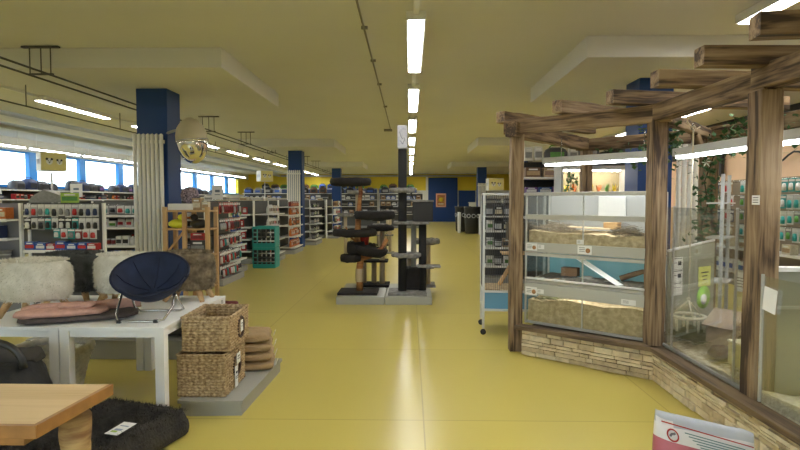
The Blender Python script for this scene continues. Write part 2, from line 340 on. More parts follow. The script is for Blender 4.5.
# ------------------------------------------------------------------ products
PC = {}
def pmesh(kind, a, b, d, v=0):
    key = (kind, a, b, d, v)
    if key in PC: return PC[key]
    W, D, H = d; mb = MB(); ms = [cm(a), cm(b), mat('pack_white', (.74, .74, .72), .5)]
    if kind == 'carton':
        mb.box((0, 0, H / 2), (W, D, H), bev=min(.006, W * .08))
        mb.box((0, -D / 2 - .001, H * .42), (W * .86, .003, H * .42), mi=1); mb.box((0, -D / 2 - .001, H * .8), (W * .6, .003, H * .14), mi=2)
        mb.box((0, 0, H + .001), (W * .98, D * .05, .002), mi=2)
    elif kind == 'pouch':
        rings = []
        for z, sw_, sd in ((0, .92, .55), (.06, 1, .9), (.4, .98, 1), (.75, .94, .7), (.92, .93, .12), (1, .95, .06)):
            rings.append([(math.copysign(abs(math.cos(q)) ** .55, math.cos(q)) * W / 2 * sw_, math.copysign(abs(math.sin(q)) ** .8, math.sin(q)) * D / 2 * sd, z * H) for q in [2 * PI * k / 12 for k in range(12)]])
        mb.rings(rings); mb.box((0, -D * .49, H * .45), (W * .6, .006, H * .34), mi=1, rx=-.05); mb.box((0, -D * .36, H * .74), (W * .5, .008, H * .1), mi=2, rx=-.3)
    elif kind == 'blister':    # hangs, origin at base
        mb.box((0, 0, H / 2), (W, .004, H), bev=.0015); mb.box((0, -.004, H * .84), (W * .9, .003, H * .16), mi=2)
        mb.lathe([(0, 0), (W * .33, .004), (W * .36, H * .25), (W * .28, H * .52), (0, H * .56)], (0, -.016, H * .1), 8, mi=1, sy=min(1, D / W))
        mb.path([(0, .03, H * .97), (0, -.03, H * .97)], .003, 5, mi=2)
    elif kind == 'can':
        mb.lathe([(0, 0), (W / 2 * .95, 0), (W / 2, .006), (W / 2, H - .006), (W / 2 * .95, H), (W / 2 * .9, H - .004), (0, H - .004)], seg=14, mi=0)
        mb.lathe([(W / 2 + .001, H * .2), (W / 2 + .0015, H * .22), (W / 2 + .0015, H * .78), (W / 2 + .001, H * .8)], seg=14, mi=1)
    elif kind == 'bottle':
        mb.lathe([(0, 0), (W / 2, .004), (W / 2, H * .62), (W * .16, H * .78), (W * .16, H * .84), (0, H * .84)], seg=12)
        mb.lathe([(W * .2, H * .82), (W * .2, H), (0, H)], seg=12, mi=1); mb.box((0, -W / 2 * .98, H * .32), (W * .5, .006, H * .3), mi=2)
    elif kind == 'carrier':
        rings = []
        for z, s in ((0, .96), (.08, 1), (.6, 1), (.85, .86), (1, .5)):
            rings.append([(math.copysign(abs(math.cos(q)) ** .5, math.cos(q)) * W / 2 * (1 if z < .7 else s), math.copysign(abs(math.sin(q)) ** .5, math.sin(q)) * D / 2 * s, z * H) for q in [2 * PI * k / 14 for k in range(14)]])
        mb.rings(rings); mb.path([(-W * .28, 0, H * .97), (-W * .2, 0, H * 1.14), (W * .2, 0, H * 1.14), (W * .28, 0, H * .97)], .012, 6, mi=1)
        mb.box((0, -D / 2 - .002, H * .4), (W * .6, .01, H * .42), mi=1)
    elif kind == 'basket':
        mb.lathe([(0, 0), (W * .38, 0), (W * .5, H), (W * .53, H), (W * .53, H * .94), (W * .49, H * .94), (W * .37, .02), (0, .02)], seg=14, sy=D / W)
        mb.lathe([(W * .44, H * .45), (W * .475, H * .47), (W * .48, H * .6), (W * .46, H * .62)], seg=14, sy=D / W, mi=1)
    elif kind == 'folded':
        for i in range(3): mb.box((0, 0, H * (i + .5) / 3), (W * (1 - .03 * i), D, H / 3.1), bev=H / 8, mi=0 if i != 1 else 1)
    PC[key] = mb.mesh(kind, ms)
    return PC[key]
NAMES = dict(carton=('product_carton', 'carton', 'box'), pouch=('product_pouch', 'pouch', 'pouch'), blister=('hanging_pack', 'hanging pack', 'pack'), can=('food_can', 'can', 'can'), bottle=('product_bottle', 'bottle', 'bottle'),
             carrier=('pet_carrier_bag', 'pet carrier bag', 'bag'), basket=('pet_basket', 'basket', 'basket'), folded=('folded_cushion', 'folded cushion', 'cushion'))
WORD = dict(dred='dark red', lblue='pale blue', char='charcoal', lime='lime green')
NPROD = [0]
def stock(M, where, z, x0, x1, y, kinds, gap=.012, prob=.95, hang=False, name=None):
    """one row of individual goods; kinds: list of (kind, colour, second colour, (w,d,h))"""
    x = x0
    while True:
        k, a, b, d = R.choice(kinds)
        if x + d[0] > x1: break
        if R.random() < prob:
            s = R.uniform(.86, 1.0)
            p = M @ Vector((x + d[0] / 2, y, z - d[2] * s if hang else z + .003))
            nm, ph, cat = NAMES[k]
            if k == 'carton': nm = 'product_carton' if p.y < 13 else 'mid_shop_carton' if p.y < 25 else 'shop_box'  # same generic product carton throughout, only the name varies with depth
            o = link(nm, pmesh(k, a, b, d)); o.location = p; o.scale = (min(1, s + .07), s, s)
            o.rotation_euler = (0, 0, M.to_euler().z + R.uniform(-.04, .04))
            txt = f'{WORD.get(a, a)} and {WORD.get(b, b)} {ph} {where}' if a != b else f'{WORD.get(a, a)} {ph} {where}'
            tag(o, txt, cat, txt); NPROD[0] += 1
        x += d[0] + gap
def unit(loc, rz, W, H, D, levels, label, back=None, hooks=None, side=CREAMW, backh=None, strips=True):
    t = thing('shelving_unit', label, 'shelving', (*loc, 0), rz)
    back = back or mat('unit_back', (.10, .10, .095), .6)
    MB().box((0, D / 2, .06), (W, D, .12), bev=.004).build('base', mat('base_grey', (.30, .30, .29), .5), t)
    MB().box((0, D - .02, H / 2), (W - .01, .02, H)).build('back_panel', back, t)
    for s in (-1, 1):
        MB().box((s * (W / 2 - .012), D - .03, H / 2), (.03, .05, H), bev=.003).build('upright', side, t)
    for z in levels:
        s = MB().box((0, D / 2, z - .014), (W - .05, D - .03, .025), bev=.003).build('shelf', WHITE, t)
        if strips: MB().box((0, .004, z - .012), (W - .06, .012, .036)).build('price_strip', mat('strip_white', (.80, .80, .78), .3), s)
    if hooks:
        for z in hooks:
            mb = MB()
            n = int(W / .16)
            for k in range(n): mb.path([(-W / 2 + W * (k + .5) / n, D - .02, z), (-W / 2 + W * (k + .5) / n, .05, z + .01)], .004, 4)
            mb.build('hook_grille', STEEL, t)
    return Matrix.Translation((*loc, 0)) @ Matrix.Rotation(rz, 4, 'Z')

# --- window wall shelving (faces +X) with bags on top
BL = [('blister', 'white', 'teal', (.13, .05, .2)), ('blister', 'white', 'red', (.12, .05, .2)), ('blister', 'teal', 'white', (.12, .05, .19)), ('blister', 'grey', 'black', (.13, .05, .2))]
SM = [('carton', 'white', 'red', (.13, .1, .17)), ('carton', 'blue', 'white', (.12, .1, .15)), ('pouch', 'red', 'white', (.14, .08, .2)), ('bottle', 'white', 'blue', (.08, .08, .2)), ('can', 'silver', 'green', (.09, .09, .11)), ('pouch', 'white', 'green', (.14, .08, .19)), ('carton', 'cream', 'black', (.12, .1, .14))]
for k in range(8):
    y = 14.0 + 2.6 * k
    M = unit((-11.30, y), PI / 2, 2.55, 1.92, .5, (.9, 1.3, 1.62, 1.90) if k < 3 else (1.62, 1.90), ['tall white shelving bay under the windows', 'white shelving bay under the second window', 'white shelving bay under the third window'][k] + ', pet bags on top' if k < 3 else 'white shelving bay below the far windows' + ['', '', '', ' seen past the column', ' beside the patterned cushion', ' behind the duck shelf', ' near the far end', ' at the far corner'][k], strips=k < 3)
    stock(M, 'in the row on top of the window shelving', 1.90, -1.2, 1.22, .22, [('carrier', 'char', 'black', (.46, .34, .30)), ('carrier', 'navy', 'black', (.5, .34, .36)), ('carrier', 'black', 'char', (.42, .3, .26)), ('carrier', 'black', 'grey', (.52, .3, .38)), ('carrier', 'black', 'purple', (.42, .3, .28))], .04)
    if k < 4: stock(M, 'on the upper shelf below the windows', 1.62, -1.2, 1.22, .15, [('carton', 'red', 'black', (.16, .15, .16)), ('pouch', 'orange', 'black', (.2, .12, .18)), ('carton', 'black', 'red', (.2, .15, .12)), ('pouch', 'char', 'grey', (.2, .1, .17)), ('folded', 'navy', 'grey', (.3, .22, .16))], .02)
# --- near peg rack
M = unit((-4.45, 6.75), 0, 1.0, 1.56, .20, (.72, .96), 'white peg rack full of hanging cat toys behind the cream stool', hooks=(1.54, 1.365))
W1 = 'on the peg rack behind the cream stool'
PK1 = [('blister', a, b, (.085, .04, .17)) for a, b in (('white', 'teal'), ('white', 'grey'), ('white', 'black'), ('silver', 'red'), ('white', 'navy'))]
PK2 = [('blister', a, b, (.085, .04, .165)) for a, b in (('black', 'white'), ('white', 'black'), ('grey', 'black'), ('teal', 'black'))]
PK3 = [('blister', a, b, (.09, .04, .14)) for a, b in (('teal', 'white'), ('white', 'red'), ('dred', 'white'), ('teal', 'grey'))]
stock(M, W1 + ', top row', 1.545, -.48, .50, .06, PK1, .003, hang=True, prob=1)
stock(M, W1 + ', middle row', 1.37, -.48, .50, .06, PK2, .003, hang=True, prob=1)
stock(M, W1 + ', lower row', 1.235, -.1, .50, .045, PK3, .004, hang=True, prob=1)
stock(M, W1 + ', bottom shelf', .96, -.47, .49, .09, [('carton', 'blue', 'red', (.13, .12, .11)), ('carton', 'red', 'white', (.12, .12, .09)), ('carton', 'blue', 'white', (.13, .12, .10))], .006, prob=1)
stock(M, 'standing low on the peg rack behind the cream stool', .72, -.47, .49, .09, [('carton', 'blue', 'white', (.14, .12, .13)), ('can', 'silver', 'blue', (.1, .1, .12))], .01)
M = unit((-5.50, 6.6), 0, 1.05, 1.56, .26, (.55, .85, 1.12, 1.36), 'open white shelf with wire dividers at the edge of the shop, beside the peg rack', back=mat('shelf_back_grey', (.22, .22, .24), .6))
stock(M, 'on the open shelf beside the peg rack', 1.36, -.2, .5, .11, [('carton', 'orange', 'cream', (.2, .15, .15)), ('folded', 'grey', 'cream', (.26, .2, .15))], .03)
for z in (1.12, .85, .55): stock(M, 'lower on the open shelf beside the peg rack', z, -.2, .5, .11, [('basket', 'grey', 'silver', (.22, .18, .12)), ('carton', 'navy', 'black', (.16, .15, .18)), ('pouch', 'cream', 'grey', (.2, .12, .16))], .03)
# green-grey items on top of peg rack
tag(link('product_carton', pmesh('carton', 'lime', 'green', (.20, .12, .13)), None, (-4.42, 6.95, 1.563), .5), 'lime green carton on top of the peg rack under the paw sign', 'box')
o = MB().poly([(0, 0), (.42, 0), (.36, .1), (.18, .17), (.04, .08)], -.15, .15).build('tent_toy', cm('grey')); o.rotation_euler = (PI / 2, 0, .2); o.location = (-4.92, 6.98, 1.565); tag(o, 'grey fabric play tunnel lying on top of the peg rack', 'cat tunnel')
# sign cube on a pole
def facemark(mb, cx, cz, y, s, mi_w, mi_k):
    def disc(x, z, r, mi, dy, sz=1.0): mb.rings([[(x + math.cos(2 * PI * k / 14) * r, y - dy - e, z + math.sin(2 * PI * k / 14) * r * sz) for k in range(14)] for e in (0, .002)], mi, True, False)
    disc(cx, cz, s, mi_w, .001, 1.15); disc(cx - s * .75, cz + s * .8, s * .4, mi_k, .002, 1); disc(cx + s * .7, cz + s * .75, s * .38, mi_k, .002, 1)
    disc(cx - s * .35, cz + s * .15, s * .16, mi_k, .003); disc(cx + s * .35, cz + s * .15, s * .16, mi_k, .003); disc(cx, cz - s * .35, s * .22, mi_k, .003)
def sign_cube(x, y, z, s, label, rz, zb, ca='yellow'):
    t = thing('sign_cube', label, 'sign', (x, y, 0), rz)
    MB().path([(0, 0, zb), (0, 0, z - s / 2)], .012, 8).build('pole', WHITE, t)
    MB().lathe([(0, zb), (.12, zb), (.10, zb + .015), (.015, zb + .02), (0, zb + .02)], seg=16).build('foot', WHITE, t)
    MB().box((0, 0, z), (s, s, s * .82), bev=.004).build('cube', mat('sign_white', (.82, .82, .78), .5), t)
    mb = MB(); mb.box((0, -s / 2 - .002, z), (s * .97, .003, s * .78)); facemark(mb, -s * .17, z, -s / 2 - .004, s * .13, 1, 2); facemark(mb, s * .22, z - s * .02, -s / 2 - .004, s * .11, 1, 2)
    mb.build('animal_panel', [mat('sign_yellow', (.80, .72, .30), .5), PAPER, INK], t)
    mb = MB(); facemark(mb, -s * .15, z, -s / 2 - .003, s * .10, 1, 2); facemark(mb, s * .18, z, -s / 2 - .003, s * .10, 1, 2)
    p = mb.build('pale_print', [PAPER, mat('faint_print', (.5, .55, .6), .6), mat('faint_ink', (.3, .36, .5), .6)], t); p.rotation_euler = (0, 0, -PI / 2)
sign_cube(-4.92, 7.35, 2.12, .30, 'cube sign with dog and cat faces on a pole above the peg rack', .78, 0)
sign_cube(-4.15, 15.4, 2.28, .36, 'white cube sign on a pole above the shelves near the second column', .6, 0)
sign_cube(3.55, 22.8, 2.25, .62, 'yellow square sign on a pole beyond the wire cage', .05, 0)
def placard(x, y, z, w_, h_, label, zb, tilt=0):
    t = thing('placard', label, 'sign', (x, y, 0), tilt)
    MB().path([(0, .01, zb), (0, .01, z)], .008, 6).build('stem', STEEL, t); MB().lathe([(0, zb), (.09, zb), (.08, zb + .01), (0, zb + .01)], seg=14).build('foot', STEEL, t)
    MB().box((0, 0, z), (w_, .008, h_)).build('card', PAPER, t)
    mb = MB(); mb.box((0, -.006, z + h_ * .1), (w_ * .45, .002, h_ * .16)); mb.box((0, -.006, z - h_ * .15), (w_ * .5, .002, h_ * .05)); mb.build('print', mat('placard_print', (.15, .2, .25), .7), t)
placard(-5.55, 8.9, 1.76, .20, .22, 'small grey-white placard standing behind the peg rack beside the cube sign', 0)
placard(-3.60, 10.05, 1.74, .20, .27, 'white notice card standing above the rack of dark red packs', 1.605)
# --- shelves before the first column
M = unit((-5.5, 9.3), 0, 2.6, 1.52, .5, (.55, .80, 1.12, 1.33), 'long white shelf of pet treats between the peg rack and the near column', hooks=(1.50,))
W2 = 'on the long treat shelf beside the near column'
stock(M, 'pegged at the top of the long treat shelf', 1.50, -1.25, 1.25, .12, [('blister', 'white', 'red', (.13, .05, .15)), ('blister', 'dred', 'white', (.12, .05, .15)), ('blister', 'grey', 'black', (.13, .05, .15)), ('blister', 'white', 'teal', (.12, .05, .15))], .008, hang=True)
stock(M, W2, 1.12, -1.25, 1.25, .15, [('pouch', 'white', 'green', (.14, .08, .17)), ('pouch', 'white', 'red', (.14, .08, .16)), ('carton', 'white', 'green', (.13, .1, .13))], .008)
stock(M, W2 + ', upper boxes', .80, -1.25, 1.25, .15, [('bottle', 'white', 'dred', (.09, .09, .2)), ('carton', 'white', 'black', (.11, .1, .18)), ('can', 'silver', 'dred', (.09, .09, .13))], .01)
stock(M, W2 + ', low row', .55, -1.25, 1.25, .15, [('pouch', 'blue', 'red', (.14, .08, .18)), ('pouch', 'navy', 'white', (.14, .08, .18))], .01)
# --- wooden duck shelf
t = thing('wooden_shelf', 'open pine shelf holding yellow and black toy ducks beside the near column', 'shelf', (-3.22, 7.65, 0))
for x in (-.28, 0, .33):
    for y in (0, .34): piece('post', (x, y, 0), (x, y, 1.50 if x else 1.44), .055, .055, PINE, t)
for z in (.35, .80, 1.18, 1.44): MB().box((.02, .17, z), (.68, .36, .025), bev=.003).build('shelf', PINE, t)
piece('brace', (-.26, .02, .85), (-.03, .02, 1.14), .02, .03, PINE, t)
def duck(x, y, z, c, label, rz):
    t = thing('toy_duck', label, 'toy', (x, y, z), rz)
    MB().lathe([(0, 0), (.06, .005), (.10, .04), (.10, .08), (.06, .12), (0, .13)], (0, 0, 0), 16, sx=1.25).build('body', c, t)
    MB().lathe([(0, 0), (.045, .02), (.06, .055), (.045, .09), (0, .105)], (.06, 0, .10), 14).build('head', c, t)
    MB().lathe([(0, 0), (.022, .005), (.012, .035), (0, .045)], (.11, 0, .15), 10, M=Matrix.Rotation(PI / 2, 3, 'Y')).build('beak', cm('orange'), t)
    for s in (-1, 1): MB().lathe([(0, -.008), (.008, 0), (0, .008)], (.105, s * .025, .17), 8).build('eye', INK, t)
duck(-3.36, 7.74, 1.195, mat('duck_yellow', (.80, .80, .05), .4), 'bright yellow toy duck in the pine shelf', .2)
duck(-3.06, 7.76, 1.195, mat('duck_black', (.02, .02, .02), .4), 'black toy duck beside the yellow one in the pine shelf', PI)
tag(link('product_carton', pmesh('carton', 'char', 'grey', (.22, .16, .2)), None, (-3.06, 7.78, .82), 0), 'charcoal carton on the middle board of the pine shelf', 'box')
tag(link('product_carton', pmesh('carton', 'red', 'dred', (.2, .16, .1)), None, (-3.06, 7.78, 1.022), 0), 'red carton stacked on the charcoal one in the pine shelf', 'box')
o = MB().box((0, 0, .045), (.36, .22, .09), bev=.008).build('shop_box', PAPER); o.location = (-3.32, 7.85, 1.457); tag(o, 'low white box on top of the pine duck shelf', 'box')
t = thing('patterned_cushion', 'black and pink patterned cushion leaning on top of the pine shelf', 'cushion', (-3.30, 7.90, 1.55), rot=(0, .45, .2))
mb = MB(); mb.lathe([(0, -.03), (.10, -.03), (.13, 0), (.10, .03), (0, .03)], (0, 0, .13), 18, M=Matrix.Rotation(PI / 2, 3, 'X')); mb.build('pillow', mat('pattern_cloth', (.45, .35, .42), .8, c2=(.02, .02, .03), vscale=45), t)
for i, (x, a, b, d) in enumerate([(-3.10, 'tan', 'cream', (.12, .1, .17)), (-2.97, 'cream', 'tan', (.10, .1, .12))]):
    tag(link('product_carton', pmesh('carton', a, b, d), None, (x, 7.82, 1.456), .1), ['tall tan carton on top of the pine shelf', 'short cream carton on top of the pine shelf'][i], 'box')
# --- gondola runs with end caps on the aisle
def run(y, d, x1, label, H=1.58, first_w=2.4, lv=(.32, .62, .92, 1.24), kinds=SM, n=1, top=True):
    for k in range(n):
        M = unit((x1 - first_w * (k + .5), y), 0, first_w - .01, H, d, lv, label + ('' if k == 0 else ', second bay from the aisle' if k == 1 else ', third bay from the aisle'), strips=(y < 14))
        wh = 'on the ' + label.split(',')[0]
        for z in lv: stock(M, wh, z, -first_w / 2 + .06, first_w / 2 - .06, .14, kinds, .015)
        if top: stock(M, 'on top of the ' + label.split(',')[0], H, -first_w / 2 + .06, first_w / 2 - .06, .2, [('folded', 'cream', 'grey', (.3, .25, .1)), ('carton', 'white', 'grey', (.24, .2, .14)), ('carton', 'cream', 'tan', (.2, .18, .11))], .05, prob=.6)
run(9.95, .6, -3.86, 'double shelf behind the pine duck shelf', kinds=[('pouch', 'cream', 'yellow', (.15, .09, .2)), ('carton', 'navy', 'white', (.16, .12, .2)), ('carton', 'char', 'white', (.15, .1, .18)), ('pouch', 'white', 'tan', (.15, .08, .19))])
# red/dark hanging pack rack, facing the aisle
M = unit((-3.46, 10.52), PI / 2, 1.3, 1.58, .34, (), 'white peg rack of dark and red hanging packs at the aisle, behind the wicker baskets', hooks=(1.55, 1.24, .93, .62))
for zi, z in enumerate((1.555, 1.245, .935, .625, .36)):
    for dy, pr in ((.01, 1), (.13, 1)):
        stock(M, f'on the aisle peg rack, {["top row","second row","third row","fourth row","lowest row"][zi]}', z, -.62, .62, dy + .05,
              [('blister', 'char', 'silver', (.10, .07, .24)), ('blister', 'dred', 'char', (.10, .07, .24)), ('blister', 'red', 'dred', (.10, .07, .24))] if zi < 2 else [('blister', 'char', 'teal', (.10, .07, .24)), ('blister', 'dred', 'white', (.10, .07, .24)), ('blister', 'grey', 'red', (.10, .07, .24)), ('blister', 'white', 'char', (.10, .07, .2))], .012, hang=True, prob=1 if dy < .1 else .0)
# second gondola
M = unit((-3.72, 11.75), PI / 2, 1.0, 1.50, .5, (.3, .62, .92, 1.22), 'white shelf of green and blue packs between the dark pack rack and the teal tubs', strips=True)
for z in (.3, .62, .92, 1.22): stock(M, 'on the shelf just before the teal tubs', z, -.45, .45, .14, [('pouch', 'navy', 'green', (.14, .09, .2)), ('pouch', 'cream', 'green', (.14, .09, .19)), ('carton', 'blue', 'silver', (.12, .1, .17))], .012)
def tub(x, y, z, label, wd=.52):
    t = thing('display_tub', label, 'display tub', (x, y, z))
    m = mat('teal_plastic', (.03, .33, .30), .4)
    MB().box((0, 0, .02), (wd, wd * .8, .04), bev=.01).build('base', m, t); 
    mb = MB()
    for s in (-1, 1):
        mb.box((s * wd / 2, 0, .25), (.02, wd * .8, .46), bev=.004); mb.box((0, s * wd * .4, .46), (wd, .02, .06)); mb.box((0, s * wd * .4, .06), (wd, .02, .08))
    mb.build('frame', m, t)
    mb = MB()
    for i in range(5):
        for j in range(4): mb.box((-wd * .4 + wd * .2 * i, -wd * .36, .10 + .1 * j), (.07, .04, .07), bev=.008, rz=.1 * (i % 2))
    mb.build('goods', [cm('black')], t)['kind'] = 'stuff'
tub(-3.42, 12.75, .0, 'teal plastic display tub on the floor, lower of the stacked pair'); tub(-3.42, 12.75, .49, 'teal plastic display tub, upper of the stacked pair')
run(13.35, .6, -3.95, 'white shelf run behind the teal tubs', kinds=SM)
M = unit((-3.42, 14.05), PI / 2, 1.35, 1.58, .5, (.22, .58, .92, 1.25), 'white aisle-end shelf of pale packs beside the teal tubs')
for z in (.22, .58, .92, 1.25): stock(M, 'on the aisle-end shelf beside the teal tubs', z, -.62, .62, .14, [('pouch', 'white', 'brown', (.15, .1, .24)), ('pouch', 'cream', 'black', (.15, .1, .24)), ('pouch', 'white', 'red', (.14, .1, .23)), ('carton', 'white', 'char', (.15, .12, .22))], .012)
run(16.0, .6, -3.95, 'shelf run beside the orange display', kinds=SM)
M = unit((-3.40, 16.45), PI / 2, 1.3, 1.60, .5, (.2, .52, .84, 1.16, 1.40), 'aisle-end shelf of orange packs')
for z in (.2, .52, .84, 1.16): stock(M, 'on the orange aisle-end shelf', z, -.6, .6, .14, [('pouch', 'orange', 'brown', (.16, .1, .24)), ('pouch', 'orange', 'white', (.16, .1, .24)), ('carton', 'brown', 'orange', (.14, .12, .22))], .012)
stock(M, 'on the topmost orange aisle-end board', 1.40, -.6, .6, .14, [('carton', 'dred', 'orange', (.16, .1, .16))], .02)
run(19.2, .6, -3.85, 'shelf run beyond the second column', kinds=SM)
M = unit((-3.32, 19.65), PI / 2, 1.3, 1.60, .5, (.2, .48, .76, 1.04, 1.32), 'white aisle-end shelf of dark goods after the orange one', side=WHITE)
for z in (.2, .48, .76, 1.04, 1.32): stock(M, 'on the dark aisle-end shelf after the orange one', z, -.6, .6, .14, [('can', 'char', 'grey', (.13, .13, .16)), ('carton', 'black', 'cream', (.16, .1, .18)), ('pouch', 'char', 'green', (.15, .1, .18))], .02)
M = unit((-3.0, 23.2), PI / 2, 1.6, 1.62, .5, (.3, .65, 1.0, 1.33), 'white aisle-end shelf of mixed goods farther down the aisle', strips=False)
for z in (.3, .65, 1.0, 1.33): stock(M, 'on the mixed aisle-end shelf farther down', z, -.75, .75, .14, [('carton', 'white', 'red', (.2, .12, .24)), ('pouch', 'black', 'cream', (.18, .1, .25)), ('can', 'tan', 'brown', (.15, .15, .22))], .02)
run(22.4, .6, -3.6, 'shelf run beside the mixed goods', kinds=[('carton', 'char', 'white', (.25, .1, .2))], n=2)
# background shelves facing the camera across the far end
for k, x in enumerate((-8.3, -5.7, -3.1, -.5)):
    M = unit((x, 30.5), 0, 2.5, 2.0, .5, (.8, 1.25, 1.62, 1.98), ['white shelf bay across the far end of the shop, first from the windows', 'second white shelf bay across the far end', 'third white shelf bay across the far end, behind the cat trees', 'white shelf bay across the far end, next to the blue door'][k], strips=False)
    for z in (.8, 1.25, 1.62):
        stock(M, f'on the far cross shelf, bay {["by the windows","two","three","by the door"][k]}', z, -1.15, 1.15, .14, [('carton', 'white', 'grey', (.26, .12, .26)), ('folded', 'char', 'grey', (.42, .3, .24)), ('carton', 'blue', 'white', (.24, .12, .22)), ('pouch', 'tan', 'brown', (.26, .12, .26)), ('carton', 'black', 'white', (.3, .12, .24))], .04)
    stock(M, f'atop the far cross shelf, bay {["by the windows","two","three","by the door"][k]}', 1.98, -1.15, 1.15, .2, [('carrier', 'black', 'grey', (.5, .3, .34)), ('carrier', 'navy', 'blue', (.5, .3, .3)), ('carrier', 'brown', 'black', (.44, .3, .36)), ('carrier', 'grey', 'blue', (.44, .3, .3))], .08)
for k in range(4):
    x = -9.6 + 2.9 * k
    M = unit((x, 39.35), 0, 2.8, 2.45, .5, (1.9, 2.42), f'tall shelf against the far yellow wall, {["in the corner","second from the corner","third from the corner","next to the blue door"][k]}', strips=False, back=mat('unit_blue', (.05, .08, .2), .6))
    stock(M, 'on top of the tall shelves at the yellow wall', 2.42, -1.3, 1.3, .2, [('carrier', 'brown', 'black', (.6, .3, .34)), ('carrier', 'black', 'grey', (.6, .3, .4)), ('carrier', 'green', 'black', (.55, .3, .3)), ('carrier', 'blue', 'black', (.5, .3, .36))], .1)
tag(MB().box((.42, 35.2, .8), (1.0, .5, 1.6), bev=.02).box((.42, 34.93, 1.2), (.8, .03, .4)).build('service_counter', WHITE), 'white counter block before the far wall beside the cat trees', 'counter')
tag(MB().box((4.45, 37.5, .7), (.7, .5, 1.4), bev=.02).box((4.45, 37.5, 1.42), (.8, .6, .05)).build('service_counter', WHITE), 'white counter block beyond the black bins', 'counter')
# poster on the blue door
t = thing('poster', 'framed orange poster on the blue door at the far end', 'poster', (2.28, 39.86, 1.58))
MB().box((0, 0, 0), (.74, .03, 1.0)).build('frame', mat('poster_border', (.75, .38, .28), .6), t)
mb = MB().box((0, -.018, 0), (.56, .006, .80)); mb.lathe([(0, -.004), (.16, -.004), (.16, .004), (0, .004)], (0, -.026, .05), 14, mi=1, M=Matrix.Rotation(PI / 2, 3, 'X')); mb.box((0, -.024, -.27), (.4, .006, .08), mi=2)
mb.build('print', [mat('poster_red', (.35, .06, .04), .6, c2=(.5, .3, .05), vscale=9), cm('yellow'), cm('cream')], t)
o = thing('notice_board', 'small framed board on the yellow band beside the blue door', 'notice board', (5.6, 39.93, 2.75))
MB().box((0, 0, 0), (.95, .04, .75)).build('frame', cm('tan'), o); MB().box((0, -.024, 0), (.8, .01, .6)).build('board', mat('board_face', (.45, .42, .15), .6), o)

# black bins
def bin_(x, y, label, r=.40, h=1.28):
    t = thing('display_bin', label, 'display bin', (x, y, 0))
    MB().lathe([(0, 0), (r * .8, 0), (r * .9, .05), (r, h * .7), (r, h * .92), (r * 1.06, h * .94), (r * 1.06, h), (r * .95, h), (r * .9, h * .9), (0, h * .88)], seg=20).build('drum', DARK, t)
    mb = MB()
    for k in range(5):
        a = -PI / 2 + (k - 2) * .6
        mb.lathe([(.07, -.01), (.10, -.01), (.10, .01), (.07, .01), (.07, -.01)], (math.cos(a) * r * .99, math.sin(a) * r * .99, h * .66), 12, M=(Matrix.Rotation(a, 3, 'Z') @ Matrix.Rotation(PI / 2, 3, 'Y')))
    mb.build('ring_mark', cm('silver'), t)
bin_(2.70, 27.6, 'black round bin with ring marks, standing beside the blue door'); bin_(3.0, 25.9, 'black round bin standing before the others, ring marks in a band'); bin_(3.85, 25.6, 'black round bin half hidden beside the white pedestal')
tag(MB().box((3.35, 24.9, .45), (.34, .34, .9), bev=.01).box((3.35, 24.9, .92), (.42, .42, .05), bev=.01).build('pedestal', WHITE), 'white pedestal in front of the black bins', 'pedestal')
tag(MB().box((2.42, 26.6, .5), (.12, .5, 1.0), bev=.01).build('price_totem', WHITE), 'narrow white panel beside the black bins', 'panel')

# ------------------------------------------------------------------ convex mirror
t = thing('convex_mirror', 'dome surveillance mirror on the near blue column', 'mirror', (-3.20, 7.92, 2.46), rot=(0, -.12, 0))
MB().lathe([(.225, 0), (.222, .10), (.19, .21), (.12, .30), (.03, .345), (0, .35)], seg=28).build('shell', mat('mirror_shell', (.55, .50, .36), .5), t)
MB().lathe([(0, -.33), (.06, -.32), (.12, -.28), (.17, -.21), (.205, -.12), (.22, -.035), (.222, 0)], seg=28).build('dome', CHROME, t)
MB().lathe([(.222, -.012), (.232, -.01), (.232, .012), (.222, .014)], seg=28).build('rim', STEEL, t)
MB().path([(-.05, 0, .22), (-.40, .1, .18)], .02, 8).build('bracket', GREYM, t)

# ------------------------------------------------------------------ white tables
WT = mat('table_white', (.88, .88, .87), .4)
def wtable(x0, x1, y0, y1, label):
    t = thing('display_table', label, 'table', ((x0 + x1) / 2, (y0 + y1) / 2, 0))
    w_, d = x1 - x0, y1 - y0
    MB().box((0, 0, .6875), (w_ - .004, d, .025), bev=.003).build('tabletop', WT, t)
    for s in (-1, 1):
        MB().box((0, s * (d / 2 - .035), .65), (w_ - .14, .03, .05)).build('apron', WT, t); MB().box((s * (w_ / 2 - .035), 0, .65), (.03, d - .14, .05)).build('apron', WT, t)
        for q in (-1, 1): MB().box((s * (w_ / 2 - .037), q * (d / 2 - .037), .3375), (.068, .068, .675), bev=.004).build('leg', WT, t)
wtable(-2.49, -1.735, 3.74, 5.02, 'white display table with the navy chair on it'); wtable(-3.245, -2.492, 3.74, 5.02, 'white display table with the cream and grey fur stools, beside the other white table')
ZT = .702
